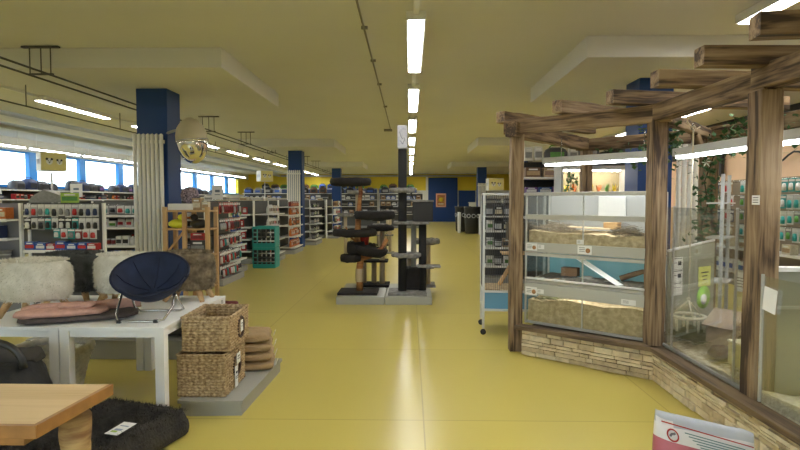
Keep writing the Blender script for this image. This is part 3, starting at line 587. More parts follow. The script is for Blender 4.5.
def pouf(x, y, a, b, z0, z1, c1, c2, label, legs=PINE, rz=0, n=5200, fl=.022):
    t = thing('fur_stool', label, 'stool', (x, y, ZT), rz)
    mb = MB(); h0, h1 = z0 - ZT, z1 - ZT; prof = []
    for k in range(15):
        u = k / 14; 
        prof.append((u,))
    fm = mat(label[:14] + '_fur', c1, .95, c2=c2, vscale=14, bump=.5, bscale=120)
    pr = [(0, h0), (.80, h0), (.93, h0 + .02), (1.0, h0 + .08), (1.02, (h0 + h1) / 2), (1.0, h1 - .09), (.94, h1 - .03), (.80, h1), (.5, h1 + .015), (0, h1 + .02)]
    mb.lathe([(r * a, z) for r, z in pr], seg=32, sy=b / a)
    body = mb.build('cushion', fm, t)
    mb = MB(); pts = []
    for _ in range(n):
        q = R.uniform(0, 2 * PI)
        if R.random() < .72:
            z = R.uniform(h0, h1 - .02); u = (z - h0) / (h1 - h0); r = 1.0 - .16 * abs(u * 2 - 1) ** 4
            p = Vector((math.cos(q) * a * r, math.sin(q) * b * r, z)); nn = Vector((math.cos(q) / a, math.sin(q) / b, .1 if u < .8 else 1)).normalized()
        else:
            r = math.sqrt(R.random()) * .93; p = Vector((math.cos(q) * a * r, math.sin(q) * b * r, h1 + .018 - .02 * r)); nn = Vector((0, 0, 1))
        pts.append((p, nn))
    fur(mb, pts, fl, lambda p, nn: (nn + Vector((R.uniform(-.7, .7), R.uniform(-.7, .7), -.8 if nn.z < .9 else R.uniform(-.3, .1)))).normalized(), .0035)
    mb.build('fur', fm, body)
    for sx, sy in ((-1, -1), (1, -1), (-1, 1), (1, 1)):
        p = MB().path([(sx * a * .50, sy * b * .45, h0 + .01), (sx * a * .72, sy * b * .70, .0)], [.030, .020], 10).build('leg', legs, t)
pouf(-2.92, 4.13, .27, .20, .83, 1.13, (.86, .82, .72), (.70, .66, .55), 'cream fur stool at the front table edge, pale wooden legs')
pouf(-2.97, 4.72, .26, .20, .80, 1.13, (.10, .105, .105), (.045, .05, .05), 'charcoal grey fur stool standing behind the cream one')
pouf(-2.46, 4.60, .25, .19, .815, 1.13, (.86, .82, .72), (.70, .66, .55), 'cream fur stool half hidden behind the navy chair')
pouf(-2.0, 4.82, .235, .18, .80, 1.13, (.34, .28, .19), (.10, .075, .05), 'brown mottled fur stool behind the navy chair, by the table edge')
# navy moon chair
t = thing('moon_chair', 'small round navy folding chair with a steel tube frame on the white table', 'chair', (-2.0, 4.10, ZT))
Md = Matrix.Rotation(.14, 3, 'Y') @ Matrix.Rotation(.50, 3, 'X')
mb = MB(); rr = []
prof = [(0, -.115), (.08, -.105), (.16, -.07), (.22, -.01), (.262, .055), (.275, .065), (.272, .045), (.228, -.03), (.165, -.092), (.08, -.128), (0, -.14)]
NAVY = mat('navy_velvet', (.006, .011, .034), .8, c2=(.011, .022, .065), vscale=7)
mb.lathe(prof, (0, .02, .285), 36, M=Md); seat = mb.build('seat', NAVY, t)
mb = MB()
for k in range(8):
    a = 2 * PI * k / 8 + .2; mb.path([Vector((0, .02, .285)) + Md @ Vector((math.cos(a) * r, math.sin(a) * r, z + .004)) for r, z in ((.03, -.113), (.12, -.088), (.2, -.032), (.25, .035))], .0035, 5)
mb.build('quilting', mat('navy_seam', (.004, .008, .03), .8), seat)
MB().path([Vector((0, .02, .285)) + Md @ Vector((math.cos(a) * .275, math.sin(a) * .275, .06)) for a in [2 * PI * k / 36 for k in range(37)]], .010, 8).build('hoop', mat('navy_seam', (0, 0, 0)), t)
MB().path([(-.20, -.02, .22), (-.16, -.20, .06), (-.13, -.235, .015), (-.09, -.24, .012), (.14, -.22, .012), (.19, -.20, .02), (.215, -.10, .10), (.15, .10, .20)], .009, 8).build('leg_loop', STEEL, t)
MB().path([(-.20, .06, .26), (-.19, .12, .05), (-.16, .15, .012), (.15, .17, .012), (.19, .15, .03), (.21, -.04, .18)], .009, 8).build('leg_loop', STEEL, t)
for x, y in ((-.12, -.24), (.14, -.22)): MB().box((x, y, .012), (.03, .024, .024), bev=.004).build('foot_cap', DARK, t)
# folded pink blanket
t = thing('folded_blanket', 'folded dusty pink and grey pet blanket lying before the stools', 'blanket', (-2.48, 3.99, ZT), .42)
def slab(L, W_, z0, h, seed, off=(0, 0), tp=1.0):
    mb = MB(); rings = []; n = 22
    for i in range(n + 1):
        u = i / n; x = (u - .5) * L; e = min(1, math.sin(PI * min(max(u, .02), .98)) * 3.2) ** .5; w2 = W_ / 2 * (1 - (1 - tp) * u)
        ring = []
        for k in range(16):
            q = 2 * PI * k / 16; cy = math.copysign(abs(math.cos(q)) ** .6, math.cos(q)); sz = math.copysign(abs(math.sin(q)) ** .7, math.sin(q))
            nz = mnoise.noise(Vector((x * 7 + seed, cy * 2, sz))) * .014 + mnoise.noise(Vector((x * 22, cy * 5 + seed, sz * 2))) * .005
            ring.append((x + off[0], cy * w2 * e + off[1] + nz, max(0.001, z0 + h / 2 + sz * h / 2 * e + (nz if sz > 0 else 0))))
        rings.append(ring)
    return mb.rings(rings)
PK = mat('pink_plush', (.66, .38, .31), .95, var=.2, vscale=20, bump=.4, bscale=90); GY = mat('greybrown_plush', (.11, .085, .08), .95, var=.3, vscale=20, bump=.4, bscale=90)
slab(.78, .28, .0, .055, 1).build('lower_fold', GY, t); slab(.60, .22, .045, .055, 4, (-.11, -.03)).build('pink_fold', PK, t); slab(.80, .10, .03, .085, 9, (0, .12)).build('rolled_edge', PK, t); slab(.24, .15, .09, .04, 6, (-.02, -.02)).build('turned_corner', PK, t)

# ------------------------------------------------------------------ grey platform, wicker boxes, sacks
t = MB(); t.poly([(-1.70, 3.92), (-1.62, 3.90), (-1.25, 3.92), (-1.21, 4.95), (-1.70, 4.98)], 0, .095); t.poly([(-1.72, 3.90), (-1.62, 3.88), (-1.235, 3.90), (-1.195, 4.97), (-1.72, 5.0)], .095, .12)
tag(t.build('display_platform', mat('platform_grey', (.34, .34, .30), .5)), 'low grey display platform under the wicker boxes', 'platform')
WK = mat('water_hyacinth', (.58, .43, .24), .8, c2=(.24, .15, .07), vscale=45, bump=.2, bscale=60)
def wicker_box(x, y, z, w_, d, h, hole, label, rz=0, part=None):
    t = thing('wicker_box', label, 'basket', (x, y, z), rz)
    mb = MB()
    def wall(o, u, L, nrm):
        o = Vector(o); u = Vector(u); nrm = Vector(nrm); nx = int(L / .009); nz = int(h / .0045); V = []
        rh = .022
        for j in range(nz + 1):
            row = []
            for i in range(nx + 1):
                s = L * i / nx; zz = h * j / nz; r = int(zz / rh)
                dsp = .009 * abs(math.sin(PI * zz / rh)) + .005 * math.sin(2 * PI * s / .045 + (r % 2) * PI + 1.5 * math.sin(PI * zz / rh))
                e = min(1, min(s, L - s) / .012)
                row.append(mb.bm.verts.new(o + u * s + Vector((0, 0, zz)) + nrm * (dsp * e)))
            V.append(row)
        side = abs(u.y) > .5
        for j in range(nz):
            for i in range(nx):
                s = L * (i + .5) / nx; zz = h * (j + .5) / nz
                if hole and side and nrm.x > 0 and ((s - L * hole[0]) ** 2 + (zz - h * hole[1]) ** 2) ** .5 < hole[2]: continue
                f = mb.bm.faces.new((V[j][i], V[j][i + 1], V[j + 1][i + 1], V[j + 1][i])); f.smooth = True
    T = .012
    for q in (0, 1):
        k = q * T; s = -1 if q else 1
        wall((-w_ / 2 + k, -d / 2 + k, 0), (1, 0, 0), w_ - 2 * k, (0, -s, 0)); wall((-w_ / 2 + k, d / 2 - k, 0), (1, 0, 0), w_ - 2 * k, (0, s, 0))
        wall((-w_ / 2 + k, -d / 2 + k, 0), (0, 1, 0), d - 2 * k, (-s, 0, 0)); wall((w_ / 2 - k, -d / 2 + k, 0), (0, 1, 0), d - 2 * k, (s, 0, 0))
    mb.box((0, 0, .01), (w_ - .02, d - .02, .015))
    mb.build('woven_body', WK, t)
    mb = MB(); c = [(-w_ / 2, -d / 2), (w_ / 2, -d / 2), (w_ / 2, d / 2), (-w_ / 2, d / 2)]
    for i in range(4):
        a, b = c[i], c[(i + 1) % 4]; mb.path([(a[0] + (b[0] - a[0]) * k / 20, a[1] + (b[1] - a[1]) * k / 20, h + .003 * math.sin(k * 2)) for k in range(21)], .011, 8)
    mb.build('rim', WK, t)
    if hole:
        cy, cz = -d / 2 + d * hole[0], h * hole[1]
        mb = MB().path([(w_ / 2 + .005, cy + math.cos(a) * hole[2], cz + math.sin(a) * hole[2]) for a in [2 * PI * k / 24 for k in range(25)]], .010, 8)
        mb.build('hole_rim', mat('dark_cord', (.07, .04, .03), .8), t)
    return t
wicker_box(-1.565, 4.205, .122, .36, .48, .315, (.55, .52, .085), 'lower wicker box with a round hole, holding up the other')
b2 = wicker_box(-1.545, 4.25, .452, .36, .50, .26, (.55, .50, .080), 'upper open wicker box with a round hole, stacked on the other', .03)
def tagcard(x, y, z, rz, w_, h_, label, ry=0):
    t = thing('price_tag', label, 'tag', (x, y, z), rot=(0, ry, rz))
    MB().box((0, 0, -h_ / 2), (w_, .003, h_)).build('card', PAPER, t)
    mb = MB(); mb.box((0, -.0025, -h_ * .3), (w_ * .5, .001, h_ * .1)); mb.box((0, -.0025, -h_ * .5), (w_ * .7, .001, h_ * .03)); mb.box((0, -.0025, -h_ * .58), (w_ * .6, .001, h_ * .03)); mb.build('print', INK, t)
    MB().path([(0, 0, -.005), (0, .004, .04)], .0015, 5).build('string', INK, t)
tagcard(-1.350, 4.275, .64, PI / 2, .055, .09, 'small white tag in the hole of the upper wicker box')
tagcard(-1.368, 4.235, .385, PI / 2, .085, .085, 'square white tag at the top of the lower wicker box hole')
tagcard(-1.362, 4.16, .30, PI / 2, .07, .165, 'long white tag dangling from the lower wicker box', .0)
SK = mat('kraft_cloth', (.40, .27, .14), .85, var=.25, vscale=9, bump=.3, bscale=30)
for k, (z, dx, h_) in enumerate([(.122, .0, .075), (.2, -.01, .075), (.278, -.02, .08), (.362, -.03, .07)]):
    t = thing('folded_mat', ['brown cloth mat at the bottom of the stack beside the wicker boxes', 'brown cloth mat second from the bottom beside the wicker boxes', 'brown cloth mat under the topmost one beside the wicker boxes', 'brown cloth mat on top of the stack beside the wicker boxes'][k], 'pet mat', (-1.40 + dx + .02, 4.76, z), PI / 2 + .12)
    o = slab(.42, .36, 0, h_, 3 + k * 5, tp=.8).build('cushion', SK, t)
    o2 = MB().box((-.05 + .03 * k, -.19, h_ * .55), (.07, .004, .045), rx=.3).build('tag', PAPER, t)

# ------------------------------------------------------------------ under the tables
t = MB().box((-2.72, 5.55, .09), (2.2, .5, .18), bev=.01).box((-2.72, 5.55, .19), (2.26, .54, .02))
tag(t.build('display_platform', mat('platform_grey', (0, 0, 0))), 'long low grey platform on the floor behind the white tables', 'platform')
o = slab(.62, .30, 0, .25, 2).build('pet_bed', mat('navy_cloth', (.012, .02, .05), .8, var=.3)); o.location = (-3.12, 5.55, .205); tag(o, 'dark navy bolster bed on the platform behind the white tables', 'pet bed')
t = thing('pet_bed', 'grey pet bed printed with white lettering, on the platform behind the white tables', 'pet bed', (-2.46, 5.53, .205))
slab(.62, .34, 0, .25, 5).build('cushion', mat('grey_cloth', (.06, .06, .058), .85, var=.2), t)
def text(s, size, parent, loc, rot, m, name='lettering', ext=.001):
    cu = bpy.data.curves.new(name, 'FONT'); cu.body = s; cu.size = size; cu.extrude = ext; cu.align_x = 'CENTER'
    o = bpy.data.objects.new(name, cu); col.objects.link(o); bpy.context.view_layer.update()
    me = bpy.data.meshes.new_from_object(o.evaluated_get(bpy.context.evaluated_depsgraph_get())); bpy.data.objects.remove(o)
    me.materials.clear(); me.materials.append(m)
    k = link(name, me, parent); k.location = loc; k.rotation_euler = rot
    return k
text('comfortable', .055, t, (.02, -.178, .165), (PI / 2 - .2, 0, 0), PAPER)
o = slab(.40, .30, 0, .34, 8).build('pet_bed', mat('red_cloth', (.12, .012, .012), .85)); o.location = (-1.98, 5.55, .205); tag(o, 'dark red cushion seen between the table leg and the wicker boxes', 'pet bed')
# white-grey rope basket
t = thing('rope_basket', 'pale grey cable-knit basket on the floor under the table', 'basket', (-2.98, 4.40, 0))
mb = MB(); rings = []
for j in range(13):
    z = .36 * j / 12; rings.append([((.20 + .09 * j / 12 + .012 * math.sin(16 * q + (j % 2) * PI / 2)) * math.cos(q), (.18 + .08 * j / 12 + .012 * math.sin(16 * q + (j % 2) * PI / 2)) * math.sin(q), z) for q in [2 * PI * k / 64 for k in range(64)]])
for j in range(10, 0, -1):
    z = .36 * j / 12; rings.append([((.17 + .09 * j / 12) * math.cos(q), (.15 + .08 * j / 12) * math.sin(q), z) for q in [2 * PI * k / 64 for k in range(64)]])
mb.rings(rings); mb.build('knitted_body', mat('pale_rope', (.92, .90, .86), .9, var=.2, vscale=30, bump=.4, bscale=70), t)
MB().path([(.29 * math.cos(q), .26 * math.sin(q), .37 + .008 * math.sin(20 * q)) for q in [2 * PI * k / 48 for k in range(49)]], .03, 10).build('rim', mat('pale_rope', (0, 0, 0)), t)
# black bag with handle
t = thing('pet_carrier', 'black padded pet carrier with an arched handle and white lettering, behind the wooden table', 'pet carrier', (-2.78, 3.30, 0), .05)
slab(.95, .40, 0, .60, 12).build('body', mat('black_nylon', (.014, .014, .016), .7, var=.3, vscale=12, bump=.3, bscale=30), t)
MB().path([(math.cos(a) * .17 + .24, -.10, -.0 + .57 + math.sin(a) * .16) for a in [PI * k / 16 for k in range(17)]], .022, 10).build('handle', BLACKM, t)
slab(.7, .28, .54, .09, 3, (.05, .08)).build('lid_pad', mat('tan_lining', (.05, .045, .04), .9, var=.3), t)
text('comfort', .08, t, (.25, -.215, .47), (PI / 2, 0, 0), PAPER)
# black fur bed with white card, tag
t = thing('pet_bed', 'black fur dog bed on the floor with a white card on it', 'pet bed', (-1.97, 3.22, 0), -.30)
mb = MB(); BF = mat('black_fur', (.016, .015, .014), .9, c2=(.05, .043, .036), vscale=9, bump=.6, bscale=60)
L, Wd = .66, .98; nx, ny = 30, 34; V = []
for j in range(ny + 1):
    row = []
    for i in range(nx + 1):
        u, v = i / nx * 2 - 1, j / ny * 2 - 1; e = max(abs(u), abs(v)); z = .14 + .05 * (1 if e > .62 else 0) * math.sin(PI * (e - .62) / .38 * .8 + .2 if e > .62 else 0) + mnoise.noise(Vector((u * 4, v * 4, 1))) * .012
        if e > .985: z = .10
        row.append(mb.bm.verts.new((u * L / 2, v * Wd / 2, z)))
    V.append(row)
for j in range(ny):
    for i in range(nx): f = mb.bm.faces.new((V[j][i], V[j][i + 1], V[j + 1][i + 1], V[j + 1][i])); f.smooth = True
mb.build('top_fur', BF, t)
MB().box((0, 0, .065), (L + .03, Wd + .03, .125), bev=.05).build('cushion_base', BF, t)
mb = MB(); pts = []
for _ in range(7000):
    u, v = R.uniform(-1, 1), R.uniform(-1, 1); e = max(abs(u), abs(v)); z = .14 + (.05 * math.sin(PI * (e - .62) / .38 * .8 + .2) if e > .62 else 0)
    pts.append((Vector((u * L / 2, v * Wd / 2, z)), Vector((0, 0, 1))))
fur(mb, pts, .03, lambda p, nn: Vector((R.uniform(-1, 1), R.uniform(-1, 1), .45)).normalized(), .003); mb.build('pile', BF, t)
t2 = thing('price_card', 'white price card lying on the black fur bed', 'card', (-1.80, 3.27, .178), rot=(.05, 0, -.25))
MB().box((0, 0, 0), (.095, .16, .003)).build('card', PAPER, t2); mb = MB(); mb.box((0, -.02, .002), (.05, .02, .002)); mb.box((0, .03, .002), (.06, .008, .002)); mb.box((-.01, -.045, .002), (.04, .018, .002), mi=1); mb.build('print', [mat('faint_ink', (0, 0, 0)), cm('lime')], t2)
tag(MB().box((-2.03, 2.72, .185), (.16, .06, .003), rz=.2).build('price_card', PAPER), 'white card at the near edge of the black fur bed', 'card')
# wooden side table
t = thing('side_table', 'light wood table with an orange edge and a bark-covered leg', 'table', (-1.75, 2.25, 0))
pts = [(.37, .18), (-.6, .18), (-.6, -.27), (.335, -.27)]
o = MB().poly(pts, .722, .75); o = o.build('tabletop', TABLEW, t)
piece('edge_band', (.372, .18, .727), (.337, -.275, .727), .02, .05, PINE, t); piece('edge_band', (-.6, -.275, .727), (.345, -.275, .727), .02, .05, PINE, t)
EB = mat('orange_edge', (.42, .20, .06), .5, var=.3, vscale=12)
for c in kids(t):
    if c.name.startswith('edge_band'): c.data.materials[0] = EB
MB().box((-.14, -.05, .675), (.80, .36, .05), bev=.004).build('apron', EB, t)
def bark_leg(x, y):
    mb = MB(); rings = []
    for j in range(26):
        z = .655 * j / 25; rings.append([((.062 + mnoise.noise(Vector((math.cos(q) * 2 + x, math.sin(q) * 2, z * 9))) * .012) * math.cos(q) + x, (.062 + mnoise.noise(Vector((math.cos(q) * 2, math.sin(q) * 2 + y, z * 9))) * .012) * math.sin(q) + y, z) for q in [2 * PI * k / 18 for k in range(18)]])
    mb.rings(rings).build('leg', mat('bark', (.55, .38, .17), .8, c2=(.22, .11, .045), vscale=5, stretch=(1, 1, 6), bump=.4, bscale=14), t)
bark_leg(.27, .07); bark_leg(-.5, .07)

# ------------------------------------------------------------------ cat tree platform and cat trees
PG = mat('podium_grey', (.40, .40, .36), .5)
tag(MB().box((-.76, 8.85, .06), (.74, 1.35, .12), bev=.008).build('display_platform', PG), 'pale grey podium under the branch cat tree', 'platform')
tag(MB().box((-.02, 8.85, .06), (.72, 1.35, .12), bev=.008).build('display_platform', PG), 'pale grey podium under the tall black cat tree', 'platform')
BP = mat('black_plush', (.022, .019, .018), .95, var=.3, vscale=14, bump=.5, bscale=60); GP = mat('grey_plush', (.30, .29, .28), .95, c2=(.16, .155, .15), vscale=16, bump=.5, bscale=60)
BR = wood('branch_wood', (.46, .22, .07), (.36, .15, .05), (.20, .07, .03), 5); SIS = mat('sisal', (.52, .42, .28), .85, bump=.6, bscale=60, stretch=(1, 1, 8)); BSIS = mat('black_sisal', (.02, .02, .022), .85, bump=.6, bscale=60, stretch=(1, 1, 8))
def plushbed(a, b, h, c, parent, name='perch', m=BP, dish=True):
    mb = MB(); rings = []; pr = [(0, 0), (.7, 0), (.95, .1), (1.0, .5), (.95, .9), (.85, 1.0), (.72, .85), (.55, .45), (0, .40)] if dish else [(0, 0), (.95, 0), (1, .2), (1, .8), (.95, 1), (0, 1)]
    for r, z in pr:
        rings.append([(c[0] + math.cos(q) * a * r * (1 + .04 * mnoise.noise(Vector((math.cos(q) * 3, math.sin(q) * 3, z + c[2])))), c[1] + math.sin(q) * b * r, c[2] + z * h + .015 * mnoise.noise(Vector((math.cos(q) * 4, math.sin(q) * 4, z)))) for q in [2 * PI * k / 28 for k in range(28)]])
    return mb.rings(rings).build(name, m, parent)
t = thing('cat_tree', 'cat tree on a branching natural trunk with black plush beds', 'cat tree', (-.80, 8.55, .12))
MB().box((-.02, 0, .02), (.62, .52, .04), bev=.008).build('base', BP, t)
MB().path([(0, 0, .04), (.0, 0, .4), (.02, .02, .62), (-.04, .02, .85), (-.02, 0, 1.2), (.0, .0, 1.45), (.02, 0, 1.6), (.0, 0, 1.80)], [.055, .055, .05, .05, .045, .035, .032, .03], 12).build('trunk', BR, t)
MB().path([(.02, 0, .55), (.18, -.03, .60), (.34, -.03, .70), (.44, -.02, .86)], [.045, .045, .04, .03], 10).build('branch', BR, t)
MB().path([(-.03, 0, .80), (-.16, .02, .90), (-.22, .02, 1.05)], [.02, .015, .012], 8).build('branch', BR, t)
MB().lathe([(.062, .18), (.068, .19), (.068, .38), (.062, .39)], seg=16).build('sisal_wrap', SIS, t)
plushbed(.36, .26, .12, (-.08, 0, .90), t); plushbed(.33, .25, .14, (.24, 0, 1.17), t); plushbed(.33, .25, .13, (-.14, 0, 1.70), t)
mb = MB(); mb.lathe([(0, -.02), (.18, -.01), (.26, .05), (.28, .13), (.26, .14), (.2, .06), (0, .02)], (.16, -.02, .60), 24, sy=.8, M=Matrix.Rotation(.15, 3, 'Y')).build('hammock', BP, t)
plushbed(.17, .16, .12, (-.14, -.02, .50), t, 'side_bed'); plushbed(.15, .14, .20, (-.06, .02, .62), t, 'side_bed')
t = thing('cat_tree', 'tall black cat tree with grey shelves reaching towards the ceiling', 'cat tree', (.0, 8.55, .12))
MB().box((-.04, .0, .02), (.60, .55, .04), bev=.006).build('base', GP, t)
MB().path([(-.12, 0, .04), (-.12, 0, 2.28)], .068, 16).build('post', BSIS, t); MB().path([(.20, .05, .04), (.20, .05, 1.10)], .062, 16).build('post', BSIS, t)
MB().path([(.06, .2, .04), (.06, .2, 1.10)], .045, 14).build('post', mat('greysisal', (.30, .29, .26), .9), t)
plushbed(.24, .20, .06, (-.06, 0, .58), t, 'shelf', GP, False); plushbed(.20, .18, .07, (-.12, .0, 1.60), t, 'shelf', GP, False)
MB().box((.02, .05, 1.12), (.56, .42, .04), bev=.01).build('shelf', GP, t); MB().box((.30, -.05, .44), (.36, .26, .03), bev=.01).build('shelf', GP, t)
hb = MB().box((.20, .05, 1.30), (.32, .36, .30), bev=.015).build('cat_house', mat('charcoal_board', (.03, .03, .033), .8), t)
MB().box((.20, .05, 1.465), (.34, .38, .03), bev=.01).build('roof_cushion', GP, hb)
MB().box((.05, .14, .22), (.36, .26, .34), bev=.02).build('cat_house', BP, t)
MB().path([(.05, .05, 1.50), (.0, .0, 1.62), (-.02, 0, 1.7)], .01, 6).build('toy_arm', BLACKM, t); MB().lathe([(0, -.03), (.03, 0), (0, .03)], (.02, .0, 1.60), 10).build('toy_ball', BLACKM, t)
t3 = thing('cardboard_topper', 'pale printed box capping the tall black cat post', 'box', (-.12, 8.55, 2.405))
MB().box((0, 0, .18), (.16, .16, .36), bev=.02).build('box', mat('topper_paper', (.62, .64, .72), .6), t3)
mb = MB(); mb.box((-.01, -.083, .18), (.13, .003, .28)); mb.path([(-.03, -.086, .12), (.0, -.086, .07), (.03, -.086, .12), (.03, -.086, .17), (.0, -.086, .15), (-.03, -.086, .20), (-.04, -.086, .26)], .005, 5, mi=1); mb.build('print', [mat('topper_face', (.50, .53, .64), .6, c2=(.72, .74, .8), vscale=22), mat('topper_ink', (.12, .15, .25), .6)], t3)
def smalltree(x, y, H, c, label, podium=0):
    t = thing('cat_tree', label, 'cat tree', (x, y, podium))
    MB().box((0, 0, .02), (.55, .45, .04), bev=.008).build('base', c, t)
    for dx, dy, h in ((-.17, .05, H * .66), (.15, 0, H), (0, .12, H * .45)): MB().path([(dx, dy, .04), (dx, dy, h)], .045, 12).build('post', SIS, t)
    plushbed(.22, .2, .1, (-.17, .05, H * .66), t, 'perch', c); plushbed(.24, .2, .1, (.12, 0, H), t, 'perch', c); MB().box((0, .06, H * .45), (.5, .34, .035), bev=.01).build('shelf', c, t)
smalltree(-.63, 9.30, .95, BP, 'small cat tree with pale sisal posts behind the branch cat tree', .12)
smalltree(.16, 9.28, .72, GP, 'low grey cat tree behind the tall black one', .12)
smalltree(-1.55, 14.3, 1.75, GP, 'grey plush cat tree with sisal posts beside the aisle-end shelves')
smalltree(-.75, 16.2, 1.2, GP, 'grey cat tree with pale posts seen between the two big cat trees')
smalltree(-.95, 19.0, 1.3, BP, 'far black cat tree seen between the plush beds')
tag(MB().lathe([(0, 0), (.09, 0), (.12, .24), (.125, .25), (.10, .25), (0, .22)], (-.80, 9.20, .84), 18).build('red_bucket', cm('red')), 'red bucket in the plush perch behind the branch cat tree', 'bucket')

# ------------------------------------------------------------------ pergola
P1, P2, P3, P4 = (1.12, 5.72), (2.19, 4.85), (2.30, 3.57), (2.26, 2.2); B1, B2, B3 = (2.34, 7.25), (3.38, 6.2), (3.62, 4.2)
pg = thing('timber_pergola', 'rough timber pergola over the glass animal enclosures', 'pergola')
for (x, y), z0, wd in ((P1, 0, .13), (P2, .30, .135), (P3, .30, .145), (B1, 0, .13), (B2, 0, .15), (P4, .3, .17)):
    piece('post', (x, y, z0), (x, y, 2.30), wd, wd, POST, pg, rough=.003)
def beam(a, b, z=2.37, e=.12, w_=.13, h=.15):
    a, b = Vector((*a, z)), Vector((*b, z)); d = (b - a).normalized() * e
    piece('beam', a - d, b + d, w_, h, POST, pg, rough=.005)
beam(P1, P2, 2.36); beam(P2, P3, 2.37, .06); beam(P3, P4, 2.385, .05); beam(P1, B1, 2.33); beam(B1, B2, 2.33); beam(B2, B3, 2.33); beam(P2, B2, 2.34, .0, .09, .10)
piece('brace', (3.30, 6.1, 2.0), (2.95, 5.7, 2.30), .07, .09, POST, pg)
for (x, y), ang, L in (((.99, 5.98), .66, 1.7), ((1.42, 5.30), .56, 1.7), ((1.76, 4.84), .20, 1.8), ((1.83, 4.12), .10, 1.8), ((1.83, 3.50), .0, 1.8), ((1.80, 2.90), -.12, 1.8)):
    piece('rafter', (x, y, 2.505), (x + L * math.cos(ang), y + L * math.sin(ang), 2.505), .12, .12, POST, pg, rough=.003)
# plinth
st = [mat('ledge_stone_a', (.74, .62, .42), .9, var=.25, vscale=12, bump=.5, bscale=30), mat('ledge_stone_b', (.62, .50, .32), .9, var=.3, vscale=12, bump=.5, bscale=30), mat('ledge_stone_c', (.78, .68, .48), .9, var=.25, vscale=12, bump=.5, bscale=30)]
pl = thing('enclosure_plinth', 'stone-clad plinth with a dark timber ledge under the animal enclosures', 'plinth')
A0, A1, A2 = Vector((1.17, 5.57, 0)), Vector((2.165, 4.76, 0)), Vector((2.165, 2.0, 0))
core = [(1.22, 5.62), (2.215, 4.80), (2.215, 2.0), (3.9, 2.0), (3.9, 4.4), (3.45, 6.3), (2.38, 7.35)]
MB().poly(core, 0, .265).build('core', mat('mortar', (.13, .10, .07), .9), pl)
def cladding(a, b):
    d = b - a; L = d.length; u = d.normalized(); ang = math.atan2(u.y, u.x); mb = MB(); n = Vector((u.y, -u.x, 0))
    # outward normal points away from the enclosure
    z = .003
    while z < .245:
        h = min(R.choice((.022, .034, .045, .06)), .262 - z); x = 0
        while x < L - .01:
            l = min(R.uniform(.06, .26), L - x); o = R.uniform(.0, .018)
            c = a + u * (x + l / 2) + Vector((0, 0, z + h / 2)) + n * (o - .02)
            mb.box(c, (l - .007, .07, h - .007), rz=ang + R.uniform(-.01, .01), mi=R.randrange(3), bev=.003, ry=R.uniform(-.02, .02))
            x += l
        z += h
    return mb.build('stone_cladding', st, pl)
cladding(A0, A1); cladding(A1, A2)
piece('ledge', (1.12, 5.60, .285), (2.19, 4.755, .285), .13, .04, LEDGE, pl); piece('ledge', (2.18, 4.82, .285), (2.18, 2.0, .285), .13, .04, LEDGE, pl)

# ------------------------------------------------------------------ tanks between posts 1 and 2
ORG = (1.155, 5.70); U = Vector((1.05, -.87, 0)).normalized(); ANG = math.atan2(U.y, U.x)
LX = 1.23
def tk(x, y, z): return (ORG[0] + U.x * x - U.y * y, ORG[1] + U.y * x + U.x * y, z)
SAND = mat('sand_bedding', (.60, .49, .31), .95, c2=(.38, .29, .17), vscale=22, bump=.7, bscale=50)
BACKG = mat('tank_back_grey', (.42, .43, .43), .5); BLUEB = mat('tank_back_blue', (.20, .47, .56), .5, var=.1, vscale=1.5)
def tank(label, z0, z1, back, rails, dividers, hb=.56, lid=False, sidem=None):
    t = thing('terrarium', label, 'terrarium', (*ORG, z0), ANG); h = z1 - z0
    MB().box((.06 + LX / 2, hb / 2 + .03, .012), (LX, hb, .024)).build('floor_plate', ALU, t)
    MB().box((.06 + LX / 2, hb + .02, h / 2), (LX, .012, h - .01)).build('back_panel', back, t)
    for x in (.066, .054 + LX): MB().box((x, hb / 2 + .03, h / 2), (.008, hb - .03, h - .03)).build('side_pane', sidem or GLT, t)
    for z, hh, m in rails: MB().box((.06 + LX / 2, .022, z - z0 + hh / 2), (LX, .036, hh), bev=.003).build('rail', m, t)
    for x in dividers: MB().box((.06 + LX * x, .02, h / 2), (.012, .012, h - .02)).build('divider', ALU, t)
    for k in range(2): MB().box((.06 + LX * (.25 + .5 * k), .012 + .008 * k, h / 2 + .01), (LX * .52, .005, h - .04)).build('glass_pane', GLT, t)
    for x in (.066, .054 + LX):
        for y in (.02, hb): MB().box((x, y, h / 2), (.014, .02, h - .002)).build('corner_post', ALU, t)
    return t
RG = mat('rail_grey', (.46, .46, .42), .4)
tank('lowest glass tank filled with sand, on the stone plinth', .308, .735, BACKG, [(.62, .115, RG)], (.5,))
tank('glass tank with a blue back wall, between the two sand tanks', .74, 1.055, BLUEB, [(.775, .018, WHITE), (1.022, .032, RG)], (.5,), sidem=None)
tank('topmost glass tank with a sandy floor and branches', 1.06, 1.68, BACKG, [(1.065, .095, RG), (1.40, .05, RG), (1.645, .035, ALU)], (.5,))
